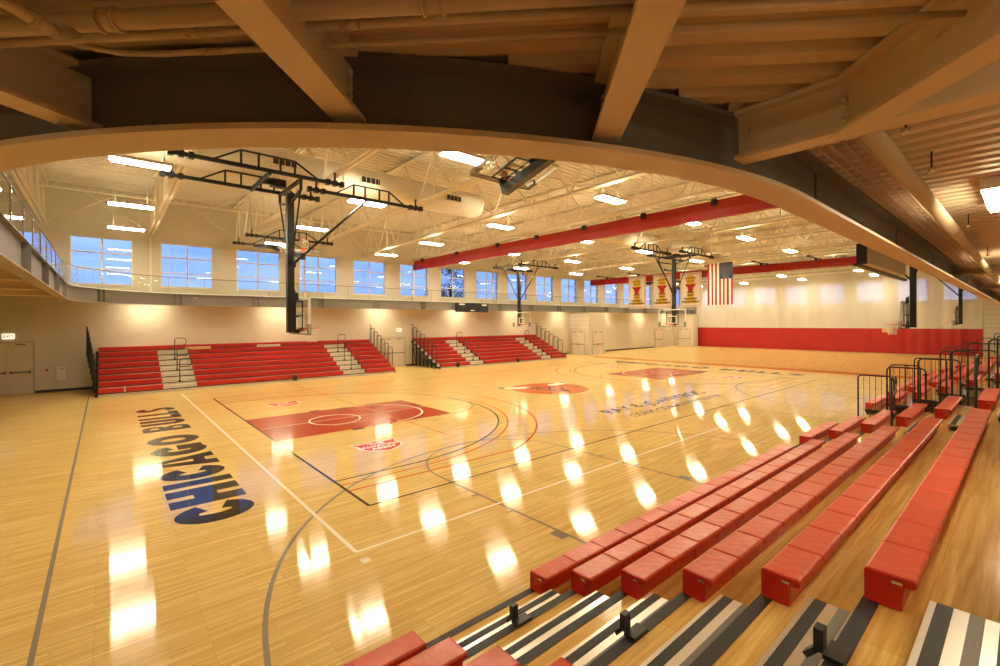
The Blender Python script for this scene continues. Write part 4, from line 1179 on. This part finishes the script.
    if sockets:
        for (u, i) in sockets:
            m = MB(); y0 = Y(i, -.02); z0 = D[i]
            m.box(u - .035, u + .035, *y2(y0 - s * .045, y0), z0 + .02, z0 + .14)
            m.box(u - .05, u + .12, *y2(y0, y0 + s * .09), z0 + .005, z0 + .028); m.bar((u - .01, y0 - s * .03, z0 + .03), (u - .01, y0 - s * .085, z0 - .03), .05, .03)
            m.build('rail_socket', M['black'], o)
    return o, Y, D
NS, NA = [(-3.72, -1.38), (.15, 8.15), (9.42, 11.85)], [(-1.38, .17), (8.15, 9.42)]
bA, YA, DA = bank('telescopic_bleacher', 'near red bench bleacher in the foreground with aluminium aisle steps', -1, -3.88, .606, .252, 7, NS, NA, .397, True,
                  railR=(0, 6, .019), prail=[(8.78, 3), (8.78, 5)], detail_sec=1, sockets=[(-.62, 1), (-.62, 3), (-.62, 5)])
bB, _, _ = bank('telescopic_bleacher', 'near red bench bleacher farther off behind the black guard rails', -1, -3.88, .606, .252, 7, [(16.3, 18.6), (20.0, 27.9), (29.2, 31.4)], [(18.6, 20.0), (27.9, 29.2)], .397, True,
                railL=(0, 6, .019), railR=(0, 6, .019), prail=[(19.3, 1), (19.3, 3), (19.3, 5)])
# the dark end frame under the far bank
gl_ = {(0, 0): [(-3.74, -2.86), (-2.80, -1.44)]}
bC, YC, DC = bank('telescopic_bleacher', 'long red bleacher along the far wall at left', 1, 18.9, .52, .24, 8, [(-3.74, -1.44), (-.1, 7.15), (8.55, 10.5)], [(-1.44, -.1), (7.15, 8.55)], .38, False,
                  railL=(0, 7, .032, .12), railR=(0, 7, .019), prail=[(-.75, 1), (-.75, 3), (-.75, 5), (7.85, 1), (7.85, 3), (7.85, 5)], gaps=gl_)
bD, YD, DD = bank('telescopic_bleacher', 'smaller red bleacher along the far wall under the scoreboard', 1, 18.9, .52, .24, 8, [(14.0, 16.5), (17.85, 23.9), (25.2, 27.0)], [(16.5, 17.85), (23.9, 25.2)], .38, False,
                  railL=(0, 7, .019), railR=(0, 7, .019), prail=[(17.2, 1), (17.2, 3), (17.2, 5), (24.55, 1), (24.55, 3), (24.55, 5)])
def extra(par, nm, mb, mat): mb.build(nm, mat, par)
extra(bC, 'plain_panel', MB().box(-.2, 1.0, YC(7, -.03), YC(7, -.005), DC[7] - .10, DC[7] + .10), M['tan'])
extra(bC, 'plain_panel', MB().box(3.35, 4.65, YC(7, -.03), YC(7, -.005), DC[7] - .06, DC[7] + .10), M['riser'])
for par, u, Y_ in ((bC, 4.4, YC), (bD, 15.4, YD), (bD, 21.2, YD)):
    m = MB(); m.box(u - .10, u + .10, Y_(0, -.10), Y_(0, .0), .06, .36); extra(par, 'latch_box', m, M['black'])
    m = MB(); m.box(u - .10, u + .10, Y_(0, -.11), Y_(0, .0), .36, .39); extra(par, 'latch_cover', m, M['graystrip'])
for par, ue, Y_, D_ in ((bC, -3.80, YC, DC), (bD, 13.93, YD, DD), (bC, 10.53, YC, DC), (bD, 27.03, YD, DD)):
    m = MB()
    for i in range(8):
        m.bar((ue, Y_(i, .06), .02), (ue, Y_(i, .06), D_[i] - .03), .05, .08)
        m.bar((ue, Y_(i, .06), .05), (ue, Y_(min(7, i + 1), .06), D_[i] - .05), .03, .03)
        m.bar((ue, Y_(i, 0), D_[i] - .04), (ue, Y_(i, .52), D_[i] - .04), .05, .07)
    extra(par, 'under_frame', m, M['black'])
m = MB(); m.box(12.4, 12.5, -8.0, -4.2, .0, .0)
for par, ue in ((bA, 11.88), (bB, 16.27), (bA, -3.75)):
    m = MB()
    for i in range(7):
        m.bar((ue, YA(i, .06), .02), (ue, YA(i, .06), DA[i] - .03), .05, .08); m.bar((ue, YA(i, 0), DA[i] - .05), (ue, YA(i, .6), DA[i] - .05), .05, .09)
        m.bar((ue, YA(i, .06), .05), (ue, YA(min(6, i + 1), .06), DA[i] - .05), .03, .03)
    extra(par, 'under_frame', m, M['black'])

# ================================================================ OUTSIDE
gd = MB(); gd.box(-60, 130, V1 + T, 140, -.3, -.05); struct('ground_outside', gd, M['outside'], 'dark ground outside beyond the windows', 'ground')
def tree(x, y, zc_, r, label, n=1500):
    o = thing('tree', label, 'tree', (x, y, -.05)); rr = random.Random(int(x * 10))
    MB().tube([(x, y, -.05), (x + .1, y, zc_ * .5), (x, y + .1, zc_)], .16, 8).build('trunk', M['bark'], o)
    m = MB()
    cl = [(x + rr.uniform(-.75, .75) * r, y + rr.uniform(-.6, .6) * r, zc_ + rr.uniform(-1.0, .8) * r, r * rr.uniform(.25, .5)) for _ in range(16)]
    for _ in range(n):
        cx, cy, cz, cr = rr.choice(cl); p = Vector((cx + rr.gauss(0, cr * .5), cy + rr.gauss(0, cr * .5), cz + rr.gauss(0, cr * .5)))
        a = Vector((rr.uniform(-1, 1), rr.uniform(-1, 1), rr.uniform(-1, 1))).normalized(); b = a.orthogonal().normalized(); q = .13
        m.poly([p - a * q, p + b * q * .5, p + a * q, p - b * q * .5])
    m.build('crown', M['leaf'], o)
tree(23.2, 31.0, 7.0, 2.7, 'dark tree outside behind the two windows right of the red curtain', 3200)
# ================================================================ WORLD
w = bpy.data.worlds.new('dusk'); SC.world = w; w.use_nodes = True; nt = w.node_tree
for n in list(nt.nodes): nt.nodes.remove(n)
out = nt.nodes.new('ShaderNodeOutputWorld'); bg = nt.nodes.new('ShaderNodeBackground'); nt.links.new(bg.outputs[0], out.inputs[0])
tc = nt.nodes.new('ShaderNodeTexCoord'); sx = nt.nodes.new('ShaderNodeSeparateXYZ'); nt.links.new(tc.outputs['Generated'], sx.inputs[0])
rp = nt.nodes.new('ShaderNodeValToRGB'); e = rp.color_ramp.elements
e[0].position = 0.0; e[0].color = (.20, .34, .72, 1); e[1].position = .35; e[1].color = (.09, .21, .66, 1)
nt.links.new(sx.outputs[2], rp.inputs[0])
mp = nt.nodes.new('ShaderNodeMapping'); mp.inputs['Scale'].default_value = (2.2, 2.2, 16); nt.links.new(tc.outputs['Generated'], mp.inputs[0])
nz = nt.nodes.new('ShaderNodeTexNoise'); nz.inputs['Scale'].default_value = 2.0; nz.inputs['Detail'].default_value = 6; nt.links.new(mp.outputs[0], nz.inputs['Vector'])
r2 = nt.nodes.new('ShaderNodeValToRGB'); r2.color_ramp.elements[0].position = .42; r2.color_ramp.elements[1].position = .72
nt.links.new(nz.outputs['Fac'], r2.inputs[0])
mx = nt.nodes.new('ShaderNodeMix'); mx.data_type = 'RGBA'; mx.inputs['B'].default_value = (.36, .50, .82, 1)
mu = nt.nodes.new('ShaderNodeMath'); mu.operation = 'MULTIPLY'; mu.inputs[1].default_value = .55; nt.links.new(r2.outputs[0], mu.inputs[0])
nt.links.new(mu.outputs[0], mx.inputs['Factor']); nt.links.new(rp.outputs[0], mx.inputs['A']); nt.links.new(mx.outputs['Result'], bg.inputs[0])
bg.inputs[1].default_value = 1.25
# ================================================================ VIEW
SC.view_settings.view_transform = 'Standard'
SC.view_settings.look = 'None'
SC.view_settings.exposure = 0.55
SC.cycles.max_bounces = 8; SC.cycles.diffuse_bounces = 4; SC.cycles.glossy_bounces = 4; SC.cycles.transmission_bounces = 6; SC.cycles.transparent_max_bounces = 16
SC.cycles.sample_clamp_indirect = 6.0; SC.cycles.caustics_reflective = False; SC.cycles.caustics_refractive = False
SC.cycles.use_denoising = True
